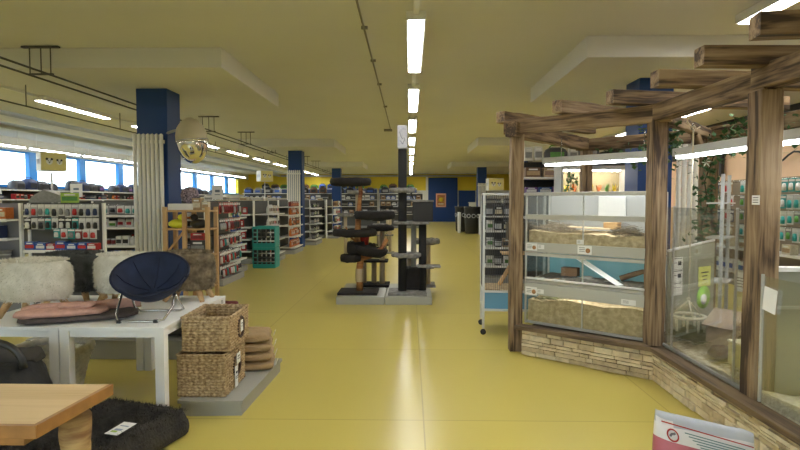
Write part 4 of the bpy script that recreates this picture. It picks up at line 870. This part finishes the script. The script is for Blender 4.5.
def sand(label, z0, hf, x0, x1, y0, y1, seed, m=SAND, name='sand_bedding'):
    mb = MB(); nx, ny = 36, 14; V = []
    for j in range(ny + 1):
        row = []
        for i in range(nx + 1):
            x = x0 + (x1 - x0) * i / nx; y = y0 + (y1 - y0) * j / ny
            z = z0 + hf + .05 * mnoise.noise(Vector((x * 2.2 + seed, y * 3, 0))) + .012 * mnoise.noise(Vector((x * 11, y * 11, seed)))
            row.append(mb.bm.verts.new((*tk(x, y, 0)[:2], z)))
        V.append(row)
    for j in range(ny):
        for i in range(nx): f = mb.bm.faces.new((V[j][i], V[j][i + 1], V[j + 1][i + 1], V[j + 1][i])); f.smooth = True
    bot = [[mb.bm.verts.new((v.co.x, v.co.y, z0)) for v in V[0]]]
    for i in range(nx): mb.bm.faces.new((V[0][i], V[0][i + 1], bot[0][i + 1], bot[0][i]))
    return tag(mb.build(name, m), label, 'sand', kind='stuff')
sand('deep sandy bedding in the lowest tank', .335, .245, .085, LX + .035, .045, .56, 1)
sand('thin dark gravel on the floor of the blue-backed tank', .768, .012, .085, LX + .035, .045, .56, 4, mat('dark_gravel', (.16, .14, .11), .9, c2=(.04, .04, .04), vscale=40, bump=.6, bscale=60), 'gravel')
sand('sandy bedding in the topmost tank', 1.088, .18, .085, LX + .035, .045, .56, 7)
def straw(label, c, rx, ry, z, n, m, name, l=.07, h=.03):
    mb = MB()
    for _ in range(n):
        a = R.uniform(0, 2 * PI); r = math.sqrt(R.random()); x = c[0] + math.cos(a) * r * rx; y = c[1] + math.sin(a) * r * ry; q = R.uniform(0, PI); L_ = l * R.uniform(.4, 1)
        zz = z + R.uniform(0, h) * (1 - r * .6); mb.path([(x, y, zz), (x + math.cos(q) * L_, y + math.sin(q) * L_, zz + R.uniform(-.01, .02))], .0018, 3, cap=False)
    return tag(mb.build(name, m), label, name.replace('_', ' '), kind='stuff')
HAY = mat('hay', (.42, .34, .14), .9, c2=(.22, .2, .08), vscale=20); HAYG = mat('hay_green', (.20, .20, .09), .9, c2=(.09, .10, .04), vscale=20); TW = mat('dry_twigs', (.16, .12, .08), .9, c2=(.40, .34, .26), vscale=14)
p = tk(.45, .20, 0); straw('dry hay on the sand in the lowest tank', p, .33, .14, .575, 500, HAYG, 'hay')
p = tk(.30, .25, 0); straw('twig nest in the corner of the topmost tank', p, .20, .16, 1.27, 420, TW, 'twigs', .12, .12)
p = tk(1.02, .28, 0); straw('dark twig heap at the far end of the topmost tank', p, .15, .15, 1.23, 500, mat('bark_bits', (.07, .055, .035), .9, c2=(.15, .12, .08), vscale=20), 'twigs', .08, .16)
def board(label, x, y, z, d, rz, m, name='wooden_board', cat='board', ry=0, rx=0):
    o = MB().box((0, 0, 0), d, bev=.004).build(name, m); o.location = tk(x, y, z); o.rotation_euler = (rx, ry, ANG + rz); return tag(o, label, cat)
board('pale wooden board lying on the sand of the topmost tank', .62, .33, 1.315, (.42, .16, .014), .12, mat('pale_board', (.62, .50, .33), .7), ry=.03)
board('small wooden block on the sand of the topmost tank', .82, .40, 1.34, (.14, .12, .07), .05, PINE, 'wooden_block', 'block')
board('white plastic panel fixed inside the topmost tank', .76, .555, 1.53, (.28, .012, .22), 0, mat('panel_white', (.72, .73, .72), .3), 'plastic_sheet', 'sheet')
# white strip modelled for a ceiling light's reflection + driftwood, stones in the blue tank
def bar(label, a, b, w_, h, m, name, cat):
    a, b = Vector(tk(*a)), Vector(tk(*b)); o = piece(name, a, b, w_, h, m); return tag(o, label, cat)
bar('white strip shaped as a ceiling light reflection slanting across the blue-backed tank', (.36, .46, 1.035), (1.02, .06, .795), .08, .008, mat('reflection_white', (.90, .91, .92), .3), 'reflection_strip', 'strip')
o = MB().path([tk(.93, .34, .82), tk(1.02, .36, .86), tk(1.12, .38, .90), tk(1.22, .40, .915)], [.03, .028, .024, .022], 10).build('driftwood', mat('driftwood', (.14, .085, .05), .9, var=.4, vscale=14, bump=.5)); tag(o, 'dark driftwood branch propped in the blue-backed tank', 'driftwood')
board('small brown wooden hide in the blue-backed tank', .38, .42, .835, (.17, .1, .09), .1, mat('brownhide', (.22, .12, .06), .8, var=.3), 'wooden_hide', 'hide')
for i, (x, y, r) in enumerate([(.55, .2, .035), (.62, .3, .05), (.48, .28, .03), (.70, .18, .04), (.80, .26, .045), (.86, .16, .035)]):
    mb = MB(); mb.lathe([(0, 0), (r * .8, .005), (r, r * .35), (r * .7, r * .7), (0, r * .8)], (0, 0, 0), 9, sx=1.3)
    for v in mb.bm.verts: v.co += Vector((mnoise.noise(v.co * 30 + Vector((i, 0, 0))), mnoise.noise(v.co * 30 + Vector((0, i, 0))), 0)) * .008
    o = mb.build('stone', mat(['stone_dark', 'stone_pale'][i % 2], [(.07, .07, .065), (.35, .35, .33)][i % 2], .9, var=.3)); o.location = tk(x, y, .785); tag(o, ['dark smooth stone on the gravel of the blue-backed tank', 'pale grey stone on the gravel of the blue-backed tank'][i % 2], 'stone', ['dark tank stones', 'pale tank stones'][i % 2])
o = MB().box((0, 0, 0), (.26, .2, .02), bev=.006).build('slate_slab', mat('slate', (.03, .032, .03), .7)); o.location = tk(.82, .16, .80); o.rotation_euler = (.1, 0, ANG); tag(o, 'flat black slate slab under the white strip', 'slate')
ADDED_LAMP = mat('added_tank_lamp', (1, .97, .90), .5, emit=13)  # emitter for tubes added to brighten the tank interiors
for z, y, lab in ((.70, .07, 'added thin lamp tube behind the rail of the lowest sand tank'), (1.036, .052, 'added thin lamp tube at the top of the blue-backed tank'), (1.425, .06, 'added thin lamp tube behind the middle rail of the topmost tank')):
    o = thing('added_tank_lamp', lab, 'lamp', tk(.06 + LX / 2, y, z), ANG)
    MB().box((0, 0, .010), (LX - .10, .035, .012)).build('housing', WHITE, o); MB().box((0, .0, -.001), (LX - .14, .024, .010)).build('tube', ADDED_LAMP, o)
# cards on the rails
def card(label, x, z, w_, h_, photo=False, y=-.002):
    t = thing('info_card', label, 'card', tk(x, y, z), ANG)
    MB().box((0, 0, 0), (w_, .003, h_)).build('card', PAPER, t); mb = MB()
    if photo: mb.lathe([(0, -.001), (h_ * .28, -.001), (h_ * .28, .001), (0, .001)], (w_ * .24, -.003, -.005), 12, M=Matrix.Rotation(PI / 2, 3, 'X'), mi=1)
    for k in range(3): mb.box((-w_ * .18, -.0025, h_ * (.25 - .2 * k)), (w_ * .4, .001, h_ * .05))
    mb.build('print', [INK, mat('animal_photo', (.40, .20, .08), .6)], t)
card('picture card of a brown animal low on the topmost tank, near the first post', .14, 1.115, .125, .075, True); card('small blank card beside the first picture card on the topmost tank', .245, 1.12, .07, .045)
card('picture card of a brown animal in the middle of the topmost tank', .70, 1.115, .14, .085, True); card('small white card above the middle picture card', .655, 1.19, .07, .045, y=-.001)
card('picture card at the corner of the sand tank', .14, .655, .13, .085, True); card('small card beside the corner picture card of the sand tank', .245, .66, .07, .045); card('white price card near the second post on the sand tank', 1.12, .655, .13, .05)

# ------------------------------------------------------------------ enclosure between posts 2 and 3
XP = 2.235
t = thing('glass_enclosure', 'glass-fronted small animal enclosure between the second and third timber posts', 'enclosure', (XP, 4.2, .307))
MB().box((0, -.01, .62), (.006, 1.10, 1.22)).build('glass_pane', GLT, t)
for y in (-.44, .45): MB().box((.02, y, .62), (.014, .014, 1.24)).build('frame_bar', ALU, t)
for z in (.02,): MB().box((.012, .0, z), (.018, 1.14, .02)).build('frame_bar', ALU, t)
ip = thing('divider_panel', 'grey-green partition running back from the second timber post', 'partition', (2.34, 4.92, .27)); 
dd = Vector((.62, .38, 0)); pa = math.atan2(dd.y, dd.x); ip.rotation_euler = (0, 0, pa)
PN = mat('panel_greygreen', (.30, .31, .25), .5)
MB().rings([[(0, y, 0), (dd.length, y, 0), (dd.length, y, .93), (0, y, .86)] for y in (-.008, .008)], smooth=False).build('panel', PN, ip)
MB().path([(0, 0, .87), (dd.length, 0, .94)], .013, 6).build('top_rail', WHITE, ip)
def onpanel(s, z, w_, h_, m, name, label, cat, lines, ink=INK):
    t = thing(name, label, cat, (2.34 + dd.x / dd.length * s + .012 * math.sin(pa), 4.92 + dd.y / dd.length * s - .012 * math.cos(pa), z), pa)
    MB().box((0, 0, 0), (w_, .003, h_)).build('sheet', m, t); mb = MB()
    for (x, zz, lw, lh) in lines: mb.box((x * w_, -.0025, zz * h_), (lw * w_, .001, lh * h_))
    mb.build('print', ink, t); return t
onpanel(.12, 1.02, .17, .11, PAPER, 'info_sheet', 'upper white price sheet on the grey-green partition', 'sheet', [(0, .4, .8, .06), (.2, 0, .3, .35), (-.2, .05, .3, .05)])
onpanel(.12, .905, .17, .11, PAPER, 'info_sheet', 'middle white price sheet on the grey-green partition', 'sheet', [(0, .4, .8, .06), (.2, 0, .3, .35), (-.2, .05, .3, .05)])
onpanel(.12, .785, .17, .12, PAPER, 'info_sheet', 'lowest white price sheet on the grey-green partition', 'sheet', [(0, .42, .8, .05), (0, .1, .8, .04)])
YN_ = mat('note_yellow', (.78, .82, .22), .6)
onpanel(.56, .87, .20, .19, YN_, 'paper_note', 'bright yellow written note on the grey-green partition', 'note', [(0, .2, .6, .06), (0, .02, .45, .05), (0, -.16, .3, .05)])
t = thing('round_sticker', 'lime green round sticker below the yellow note', 'sticker', (2.34 + dd.x / dd.length * .55 + .012 * math.sin(pa), 4.92 + dd.y / dd.length * .55 - .012 * math.cos(pa), .67), pa)
MB().lathe([(0, -.0015), (.11, -.0015), (.11, .0015), (0, .0015)], seg=24, M=Matrix.Rotation(PI / 2, 3, 'X')).build('disc', mat('sticker_green', (.30, .62, .04), .5), t)
MB().lathe([(0, -.001), (.05, -.001), (.05, .001), (0, .001)], (0, -.003, -.02), 20, M=Matrix.Rotation(PI / 2, 3, 'X')).build('centre', PAPER, t)
def zone_sand(label, pts, z, m, name='wood_shavings', seed=0, amp=.05):
    x0, x1, y0, y1 = pts; mb = MB(); nx, ny = 26, 30; V = []
    for j in range(ny + 1):
        row = []
        for i in range(nx + 1):
            x = x0 + (x1 - x0) * i / nx; y = y0 + (y1 - y0) * j / ny; row.append(mb.bm.verts.new((x, y, max(.270, z + amp * mnoise.noise(Vector((x * 2.5 + seed, y * 2.5, 0))) + .014 * mnoise.noise(Vector((x * 14, y * 14, seed)))))))
        V.append(row)
    for j in range(ny):
        for i in range(nx): f = mb.bm.faces.new((V[j][i], V[j][i + 1], V[j + 1][i + 1], V[j + 1][i])); f.smooth = True
    rim = V[0] + [r[-1] for r in V[1:]] + V[-1][-2::-1] + [r[0] for r in V[-2:0:-1]]
    low = [mb.bm.verts.new((v.co.x, v.co.y, .268)) for v in rim]
    for i in range(len(rim)): mb.bm.faces.new((rim[i], rim[(i + 1) % len(rim)], low[(i + 1) % len(rim)], low[i]))
    return tag(mb.build(name, m), label, 'bedding', kind='stuff')
SHAV = mat('pale_shavings', (.66, .60, .46), .95, c2=(.40, .34, .22), vscale=26, bump=.8, bscale=60)
zone_sand('pale wood shavings piled against the glass between the posts', (2.26, 3.35, 3.67, 4.78), .35, SHAV, seed=3)
straw('grey-green hay heap behind the second post', (2.50, 4.60), .20, .22, .40, 900, HAYG, 'hay', .11, .14); straw('loose hay scattered over the shavings', (2.55, 4.0), .26, .34, .37, 500, HAY, 'hay', .09, .03)
# rope toy
t = thing('hanging_rope_toy', 'cream rope ring toy hanging on a long cord inside the enclosure', 'rope toy', (2.40, 4.66, .60))
RP = mat('cotton_rope', (.68, .62, .48), .9, bump=.4, bscale=80)
MB().path([(math.cos(a) * .13, math.sin(a) * .13, 0) for a in [2 * PI * k / 28 for k in range(29)]], .014, 8).build('ring', RP, t)
mb = MB()
for k in range(9): a = 2 * PI * k / 9; mb.path([(math.cos(a) * .13, math.sin(a) * .13, 0), (math.cos(a) * .125, math.sin(a) * .125, -.12)], .009, 6)
mb.build('pendant_cords', RP, t)
mb = MB()
for k in range(3): a = 2 * PI * k / 3 + .3; mb.path([(math.cos(a) * .13, math.sin(a) * .13, 0), (0, 0, .14)], .006, 6)
mb.build('sling', RP, t); MB().path([(0, 0, .14), (.0, 0, .9), (.005, 0, 1.60), (-.05, 0, 1.66), (-.04, .0, 1.76)], .006, 6).build('cord', RP, t)
MB().lathe([(0, -.02), (.02, 0), (0, .02)], (0, 0, .15), 8).build('knot', RP, t)
MB().path([(-.02, 0, 1.60), (.0, -.02, 1.63), (.03, 0, 1.60), (.06, 0, 1.62)], .006, 6).build('bow', RP, t)
# wooden house
t = thing('wooden_hutch', 'small pinkish wooden pet house with pitched roof in the enclosure', 'pet house', (2.62, 4.42, .395), .5)
PKW = mat('pinkish_ply', (.42, .32, .24), .7, var=.25)
MB().box((0, 0, .10), (.30, .22, .20), bev=.004).build('wall_box', PKW, t)
for s in (-1, 1): MB().box((s * .085, 0, .24), (.21, .27, .014), ry=s * .62, bev=.002).build('roof_board', PKW, t)
mb = MB().lathe([(0, -.004), (.05, -.004), (.05, .004), (0, .004)], (-.05, -.113, .08), 16, M=Matrix.Rotation(PI / 2, 3, 'X')); mb.build('round_door', mat('dark_hole', (.03, .02, .015), .9), t)
mb = MB()
for x, z in ((.06, .15), (.10, .15), (.06, .11), (.10, .11)): mb.box((x, -.112, z), (.03, .006, .03))
mb.build('window', mat('dark_hole', (0, 0, 0)), t)
t = thing('feed_box', 'beige open box on short feet beside the third post', 'box', (2.36, 3.79, .30), .05)
BG = mat('beige_box', (.58, .52, .27), .6)
MB().box((0, 0, .21), (.15, .17, .16), bev=.004).build('body', BG, t); MB().box((0, 0, .297), (.16, .18, .014)).build('lid', mat('lid_cream', (.72, .68, .48), .6), t)
for x, y in ((-.05, -.06), (.05, -.06), (-.05, .06), (.05, .06)): MB().box((x, y, .085), (.02, .02, .11)).build('leg', LEDGE, t)
o = MB().lathe([(0, 0), (.09, .0), (.10, .04), (.07, .09), (0, .11)], (2.44, 4.22, .36), 16).build('coconut_hide', mat('coconut', (.10, .06, .035), .9, var=.4, bump=.5)); tag(o, 'dark round coconut hide in front of the wooden pet house', 'hide')

# tank right of post 3
t = thing('glass_tank', 'large glass tank with grey-green inner wall past the third timber post', 'tank', (2.24, 2.55, .30))
MB().box((0, .12, .42), (.006, 1.60, .80)).build('glass_pane', GLT, t); MB().box((0.0, .90, .42), (.014, .014, .82)).build('frame_bar', ALU, t); MB().box((.02, .52, .42), (.012, .012, .82)).build('frame_bar', mat('pale_seal', (.5, .52, .42), .5), t)
MB().box((.60, 1.0, .42), (1.10, .014, .84)).build('inner_wall', PN, t); MB().box((.55, 1.0, .85), (1.1, .05, .03)).build('top_rail', WHITE, t); MB().box((.60, .985, .60), (1.10, .012, .02)).build('ledge_strip', mat('strip_pale', (.5, .5, .42), .5), t)
MB().box((1.15, .2, .42), (.014, 1.6, .84)).build('inner_wall', PN, t)
o = MB().box((0, 0, 0), (.003, .12, .15)).build('paper_notice', PAPER); o.location = (2.228, 3.36, .98); o.rotation_euler = (0.12, 0, 0); tag(o, 'blank white paper notice taped to the glass tank past the third post', 'notice')
zone_sand('cream bedding piled against the glass past the third post', (2.26, 3.30, 2.0, 3.46), .37, mat('cream_bedding', (.76, .72, .56), .95, c2=(.55, .5, .36), vscale=26, bump=.8, bscale=50), seed=9, amp=.06)
# label on post 3, cards hung
t = thing('info_card', 'small printed card pinned to the third timber post', 'card', (2.212, 3.50, 1.60), -PI / 2)
MB().box((0, 0, 0), (.075, .003, .06)).build('card', PAPER, t); mb = MB()
for k in range(3): mb.box((0, -.0025, .015 - .015 * k), (.055, .001, .004))
mb.build('print', INK, t)
t = thing('info_card', 'white printed card hanging beside the third post, above the beige box', 'card', (2.31, 3.80, 1.02), -PI / 2 + .2)
MB().box((0, 0, 0), (.10, .003, .12)).build('card', PAPER, t); mb = MB()
for k in range(4): mb.box((0, -.0025, .035 - .02 * k), (.08, .001, .005))
mb.build('print', INK, t)

# strip luminaires under the pergola
def strip(a, b, label):
    a, b = Vector(a), Vector(b); L = (b - a).length; d = (b - a).normalized()
    t = thing('strip_light', label, 'strip light', a); t.rotation_euler = (0, 0, math.atan2(d.y, d.x))
    MB().box((L / 2, 0, .045), (L, .12, .07), bev=.006).build('housing', mat('lum_grey', (.55, .56, .55), .4), t); MB().box((L / 2, 0, -.0), (L - .04, .07, .022)).build('diffuser', TUBEC, t)
    for x in (.2, L - .2): MB().path([(x, 0, .08), (x, 0, .28)], .005, 5).build('cable', STEEL, t)
strip((1.50, 6.05, 1.985), (2.38, 5.10, 1.985), 'hanging strip light under the pergola above the stacked tanks')
strip((2.44, 4.98, 1.985), (2.66, 2.4, 1.985), 'hanging strip light under the pergola past the second post')

# wire cage
t = thing('wire_cage', 'tall grey wire cage on castors with a blue tray beside the first post', 'cage', (1.24, 6.60, 0), -.08)
cw, cd = .70, .52
for x in (-cw / 2, cw / 2):
    for y in (-cd / 2, cd / 2):
        MB().box((x, y, .88), (.028, .028, 1.60), bev=.003).build('frame_post', ALU, t)
        cs = MB().lathe([(0, -.012), (.034, -.012), (.034, .012), (0, .012)], (x, y, .036), 14, M=Matrix.Rotation(PI / 2, 3, 'X')).build('castor', DARK, t)
for z in (.30, .52, 1.67):
    mb = MB()
    for s in (-1, 1): mb.box((0, s * cd / 2, z), (cw, .024, .024)); mb.box((s * cw / 2, 0, z), (.024, cd, .024))
    mb.build('frame_rail', ALU, t)
mb = MB()
for s in (-1, 1):
    for k in range(32): x = -cw / 2 + cw * (k + .5) / 32; mb.path([(x, s * cd / 2, .53), (x, s * cd / 2, 1.66)], .0022, 4, cap=False)
    for k in range(18): y = -cd / 2 + cd * (k + .5) / 18; mb.path([(s * cw / 2, y, .53), (s * cw / 2, y, 1.66)], .0022, 4, cap=False)
    for z in (.8, 1.1, 1.4): mb.path([(-cw / 2, s * cd / 2, z), (cw / 2, s * cd / 2, z)], .003, 4); mb.path([(s * cw / 2, -cd / 2, z), (s * cw / 2, cd / 2, z)], .003, 4)
mb.build('wire_mesh', mat('wire_dark', (.12, .12, .12), .4, metal=.6), t)
TB = mat('tray_blue', (.12, .30, .46), .5)
MB().box((0, 0, .41), (cw - .02, cd - .02, .20), bev=.006).build('tray', TB, t); MB().box((0, 0, .53), (cw - .04, cd - .04, .03)).build('litter_floor', SAND, t)
MB().box((.1, .05, .95), (.44, .3, .02)).build('platform', PINE, t); 
piece('ramp', (-.15, .0, .56), (.08, .05, .94), .12, .012, PINE, t)
MB().box((.12, .05, 1.22), (.34, .28, .22), bev=.01).build('sleeping_box', mat('dark_wood_box', (.06, .045, .03), .8), t)

# ivy on back post 2 and across beams
IVY = mat('ivy_leaf', (.025, .075, .02), .6, c2=(.06, .16, .05), vscale=9); IVY2 = mat('pale_flower', (.75, .78, .72), .6)
def ivy(path, n, spread, label, flower=None, s=.035):
    t = thing('ivy_garland', label, 'ivy'); MB().path(path, .006, 6).build('stem', mat('ivy_stem', (.07, .06, .03), .8), t)
    mb = MB(); pts = [Vector(p) for p in path]
    for _ in range(n):
        k = R.uniform(0, len(pts) - 1.001); i = int(k); p = pts[i].lerp(pts[i + 1], k - i) + Vector((R.gauss(0, spread), R.gauss(0, spread), R.gauss(0, spread)))
        M = Matrix.Rotation(R.uniform(0, 6.28), 3, 'Z') @ Matrix.Rotation(R.uniform(-.9, 1.6), 3, 'X'); z = s * R.uniform(.6, 1.25)
        mb.quad([p + M @ Vector(v) * z for v in ((0, -1, 0), (.55, -.5, .1), (.9, .1, 0), (.35, .25, .05), (0, 1.1, -.05), (-.35, .25, .05), (-.9, .1, 0), (-.55, -.5, .1))])
    mb.build('foliage', IVY, t)
    if flower:
        mb = MB()
        for k in range(6):
            a = 2 * PI * k / 6; p = Vector(flower); mb.quad([p, p + Vector((math.cos(a) * .03 - .01, -.01, math.sin(a) * .03)), p + Vector((math.cos(a) * .065, -.02, math.sin(a) * .065)), p + Vector((math.cos(a + .4) * .03, -.01, math.sin(a + .4) * .03))])
        mb.build('flower', IVY2, t)
ivy([(3.25, 5.2, 2.36), (3.18, 5.5, 2.20), (3.26, 5.9, 2.05), (3.24, 6.02, 1.8), (3.30, 6.05, 1.55), (3.22, 6.03, 1.3), (3.26, 6.03, 1.1)], 340, .07, 'ivy garland with a white flower trailing down the rear timber post', (3.12, 5.78, 2.0))
ivy([(2.2, 5.3, 2.42), (2.35, 5.1, 2.30), (2.42, 5.02, 2.15), (2.30, 5.0, 2.12)], 110, .06, 'short ivy spray behind the top of the second post')
ivy([(2.5, 7.0, 2.25), (3.0, 6.6, 2.12), (3.3, 6.3, 2.2), (3.4, 5.7, 2.2), (3.5, 5.0, 2.25), (3.5, 4.4, 2.2)], 420, .09, 'dark ivy garland strung along the rear beams of the pergola')
# ------------------------------------------------------------------ behind the pergola
M = unit((2.75, 9.6), 0, 1.5, 2.30, .5, (1.30, 1.72, 2.00), 'dark shelf bay with blue cartons behind the rear post of the pergola', back=cm('black'), side=cm('black'))
stock(M, 'on the dark shelf behind the pergola', 1.72, -.7, .7, .12, [('carton', 'blue', 'white', (.24, .12, .12)), ('carton', 'purple', 'white', (.22, .12, .12))], .02); stock(M, 'higher on the dark shelf behind the pergola', 2.00, -.7, .7, .12, [('carton', 'tan', 'brown', (.3, .2, .2)), ('carton', 'brown', 'tan', (.26, .2, .18))], .05)
stock(M, 'on top of the dark shelf behind the pergola', 2.30, -.7, .7, .2, [('carrier', 'black', 'grey', (.34, .3, .3)), ('carton', 'white', 'grey', (.14, .12, .26)), ('carrier', 'char', 'green', (.4, .3, .24))], .04)
t = thing('lit_terrarium', 'lit plant terrarium with yellow plants seen above the tank rail', 'terrarium', (2.98, 8.75, 0))
MB().box((0, .2, .84), (1.10, .44, 1.68), bev=.01).build('cabinet', cm('black'), t); MB().box((0, .40, 1.88), (1.06, .02, .38)).build('back_wall', mat('khaki_back', (.25, .2, .1), .7), t)
for s in (-1, 1): MB().box((s * .54, .2, 1.89), (.03, .44, .40)).build('side_frame', ALU, t)
MB().box((0, .2, 2.12), (1.12, .46, .06)).build('hood', ALU, t); MB().box((0, .2, 2.08), (.9, .08, .02)).build('lamp_tube', TUBE, t); MB().box((0, -.01, 1.89), (1.06, .006, .36)).build('glass_pane', GL, t); MB().box((0, .2, 1.70), (1.0, .36, .03)).build('sand_floor', SAND, t)
for i in range(7):
    x = 2.56 + .13 * i; mb = MB(); z0 = 1.72
    for _ in range(16):
        a = R.uniform(0, 2 * PI); l = R.uniform(.06, .16); p = Vector((x, 8.90 + R.uniform(-.03, .03), z0)); q = p + Vector((math.cos(a) * l * .4, math.sin(a) * l * .4, l)); wv = Vector((-math.sin(a), math.cos(a), 0)) * .014
        mb.quad([p - wv * .3, p.lerp(q, .5) - wv, q, p.lerp(q, .5) + wv])
    k = i % 3; tag(mb.build('terrarium_plant', cm(['yellow', 'orange', 'green'][k])), ['yellow', 'orange', 'green'][k] + ' leafy plant inside the lit terrarium', 'plant', ['yellow', 'orange', 'green'][k] + ' terrarium plants')
ivy([(2.55, 8.68, 1.72), (2.56, 8.66, 1.9), (2.52, 8.66, 2.1)], 60, .05, 'tall leafy plant before the lit terrarium')
# right side pegboard with hanging goods
BB = mat('peg_board', (.30, .24, .17), .8)
for k, (y, lab) in enumerate(((11.5, 'pegboard bay of bird and rodent toys behind the rear post'), (9.1, 'pegboard bay of teal packs beyond the third post'))):
    M = unit((6.1, y), -PI / 2, 2.38, 2.0, .45, (.25, .70), lab, back=BB, hooks=(1.95, 1.68, 1.41, 1.14))
    for zi, z in enumerate((1.955, 1.685, 1.415, 1.145)):
        kinds = [('blister', 'white', 'teal', (.15, .06, .24)), ('blister', 'teal', 'white', (.15, .06, .24)), ('blister', 'grey', 'green', (.14, .06, .22))] if k else [('blister', 'navy', 'silver', (.15, .06, .24)), ('blister', 'tan', 'cream', (.15, .06, .24)), ('blister', 'brown', 'tan', (.14, .06, .22)), ('blister', 'white', 'red', (.14, .06, .22))]
        stock(M, f'on the {lab.split(" behind")[0].split(" beyond")[0][14:]} pegs, {["top row","second row","third row","fourth row"][zi]}', z, -1.14, 1.14, .08, kinds, .012, hang=True)
    for z in (.25, .70): stock(M, f'under the {lab.split(" behind")[0].split(" beyond")[0][16:]} pegs', z, -1.14, 1.14, .14, [('carton', 'white', 'blue', (.2, .14, .22)), ('carton', 'cream', 'tan', (.22, .14, .18)), ('pouch', 'yellow', 'red', (.18, .1, .24))], .03)
# swag cable on the beige wall and upright
tag(MB().path([(7.5, 9.4 + .15 * k, 2.45 + .10 * math.sin(k * .9)) for k in range(16)], .02, 8).build('wall_cable', BLACKM), 'thick black cable looping along the beige wall above the teal packs', 'cable')
tag(MB().box((7.5, 13.2, 2.45), (.08, .12, .55)).build('wall_post', DARK), 'short black upright on the beige wall', 'upright')
# perforated upright rack inside the enclosure
t = thing('metal_rack', 'grey perforated metal uprights with small shelves beside the rear timber post', 'rack', (3.12, 5.45, .268), .9)
for x in (-.02, .36):
    MB().box((x, 0, .80), (.04, .03, 1.58), bev=.002).build('upright', mat('rack_grey', (.50, .52, .52), .4), t)
for z in (.5, .95, 1.3): MB().box((.17, .04, z), (.40, .20, .015)).build('shelf', ALU, t)
# shelves behind wire cage
for k, (y, x, lab) in enumerate(((10.2, 1.40, 'low dark shelf behind the cage'), (14.0, 2.0, 'white shelf beyond the wire cage'), (20.5, 3.1, 'far white shelf beyond the cage'))):
    M = unit((x + .75, y), 0, 1.5, 1.5, .5, (.35, .7, 1.02, 1.3), lab, back=cm('char'))
    for z in (.35, .7, 1.02, 1.3): stock(M, 'on the ' + lab, z, -.7, .7, .12, [('carton', 'black', 'cream', (.16, .12, .2)), ('can', 'char', 'silver', (.13, .13, .17)), ('pouch', 'white', 'green', (.15, .1, .2)), ('carton', 'tan', 'black', (.14, .12, .18))], .02)
    stock(M, 'on top of the ' + lab, 1.5, -.7, .7, .2, [('carton', 'grey', 'white', (.22, .16, .14)), ('folded', 'black', 'grey', (.3, .2, .14))], .05)

# ------------------------------------------------------------------ pink sack
t = thing('feed_sack', 'pink and white bedding sack with a red ring emblem, standing on the floor', 'sack', (1.36, 2.47, 0), -.10)
PKS = mat('sack_pink', (.62, .20, .26), .45, c2=(.42, .10, .15), vscale=6); SW = mat('sack_silver', (.52, .55, .62), .3, var=.12, vscale=10); SWH = mat('sack_white', (.78, .76, .78), .4)
mb = MB(); rings = []; HS = .58
for j in range(25):
    u = j / 24; z = HS * u; dpt = .16 * (1 - u ** 3.2) ** .7 + .004; wd = .215 + .01 * math.sin(3 * u)
    rings.append([(math.copysign(abs(math.cos(q)) ** .5, math.cos(q)) * wd, math.copysign(abs(math.sin(q)) ** .8, math.sin(q)) * dpt / 2 + .01 * u + mnoise.noise(Vector((math.cos(q) * 3, math.sin(q), z * 9))) * .006, z + .018 * math.sin(math.cos(q) * 2.4) * (u > .9)) for q in [2 * PI * k / 28 for k in range(28)]])
mb.rings(rings)
for f in mb.bm.faces:
    zc = f.calc_center_median().z; f.material_index = 1 if zc > .530 else 2 if zc > .45 else 0
mb.build('bag', [PKS, SW, SWH], t)
def sy(z): u = z / HS; return -(.16 * (1 - u ** 3.2) ** .7 + .004) / 2 + .01 * u
mb = MB().box((0, sy(.532) - .004, .532), (.40, .003, .005), rx=-.35); mb.build('red_line', cm('red'), t)
mb = MB(); cz = .490; M3 = Matrix.Rotation(-.45, 3, 'X')
mb.path([Vector((-.155, sy(cz) - .008, cz)) + M3 @ Vector((math.cos(a) * .024, 0, math.sin(a) * .024)) for a in [2 * PI * k / 24 for k in range(25)]], .0035, 6); em = mb.build('ring_emblem', cm('red'), t)
MB().path([Vector((-.155, sy(cz) - .006, cz)) + M3 @ Vector(v) for v in ((-.012, 0, -.006), (-.004, 0, .004), (.006, 0, .006), (.012, 0, .010))], .005, 6).build('animal_mark', mat('grey_mark', (.2, .2, .22), .6), em)
mb = MB()
for k in range(6):
    z = .512 - .011 * k; mb.box((.03 + .006 * k, sy(z) - .005, z), (.26 - .02 * k, .002, .004), rx=-.4)
mb.build('small_print', mat('print_green', (.12, .22, .22), .7), t)
for o in [c for c in kids(t)] + kids(em):
    for v in o.data.vertices: v.co.z += -.28 * v.co.x * max(0, v.co.z) / HS
print('PRODUCTS', NPROD[0])
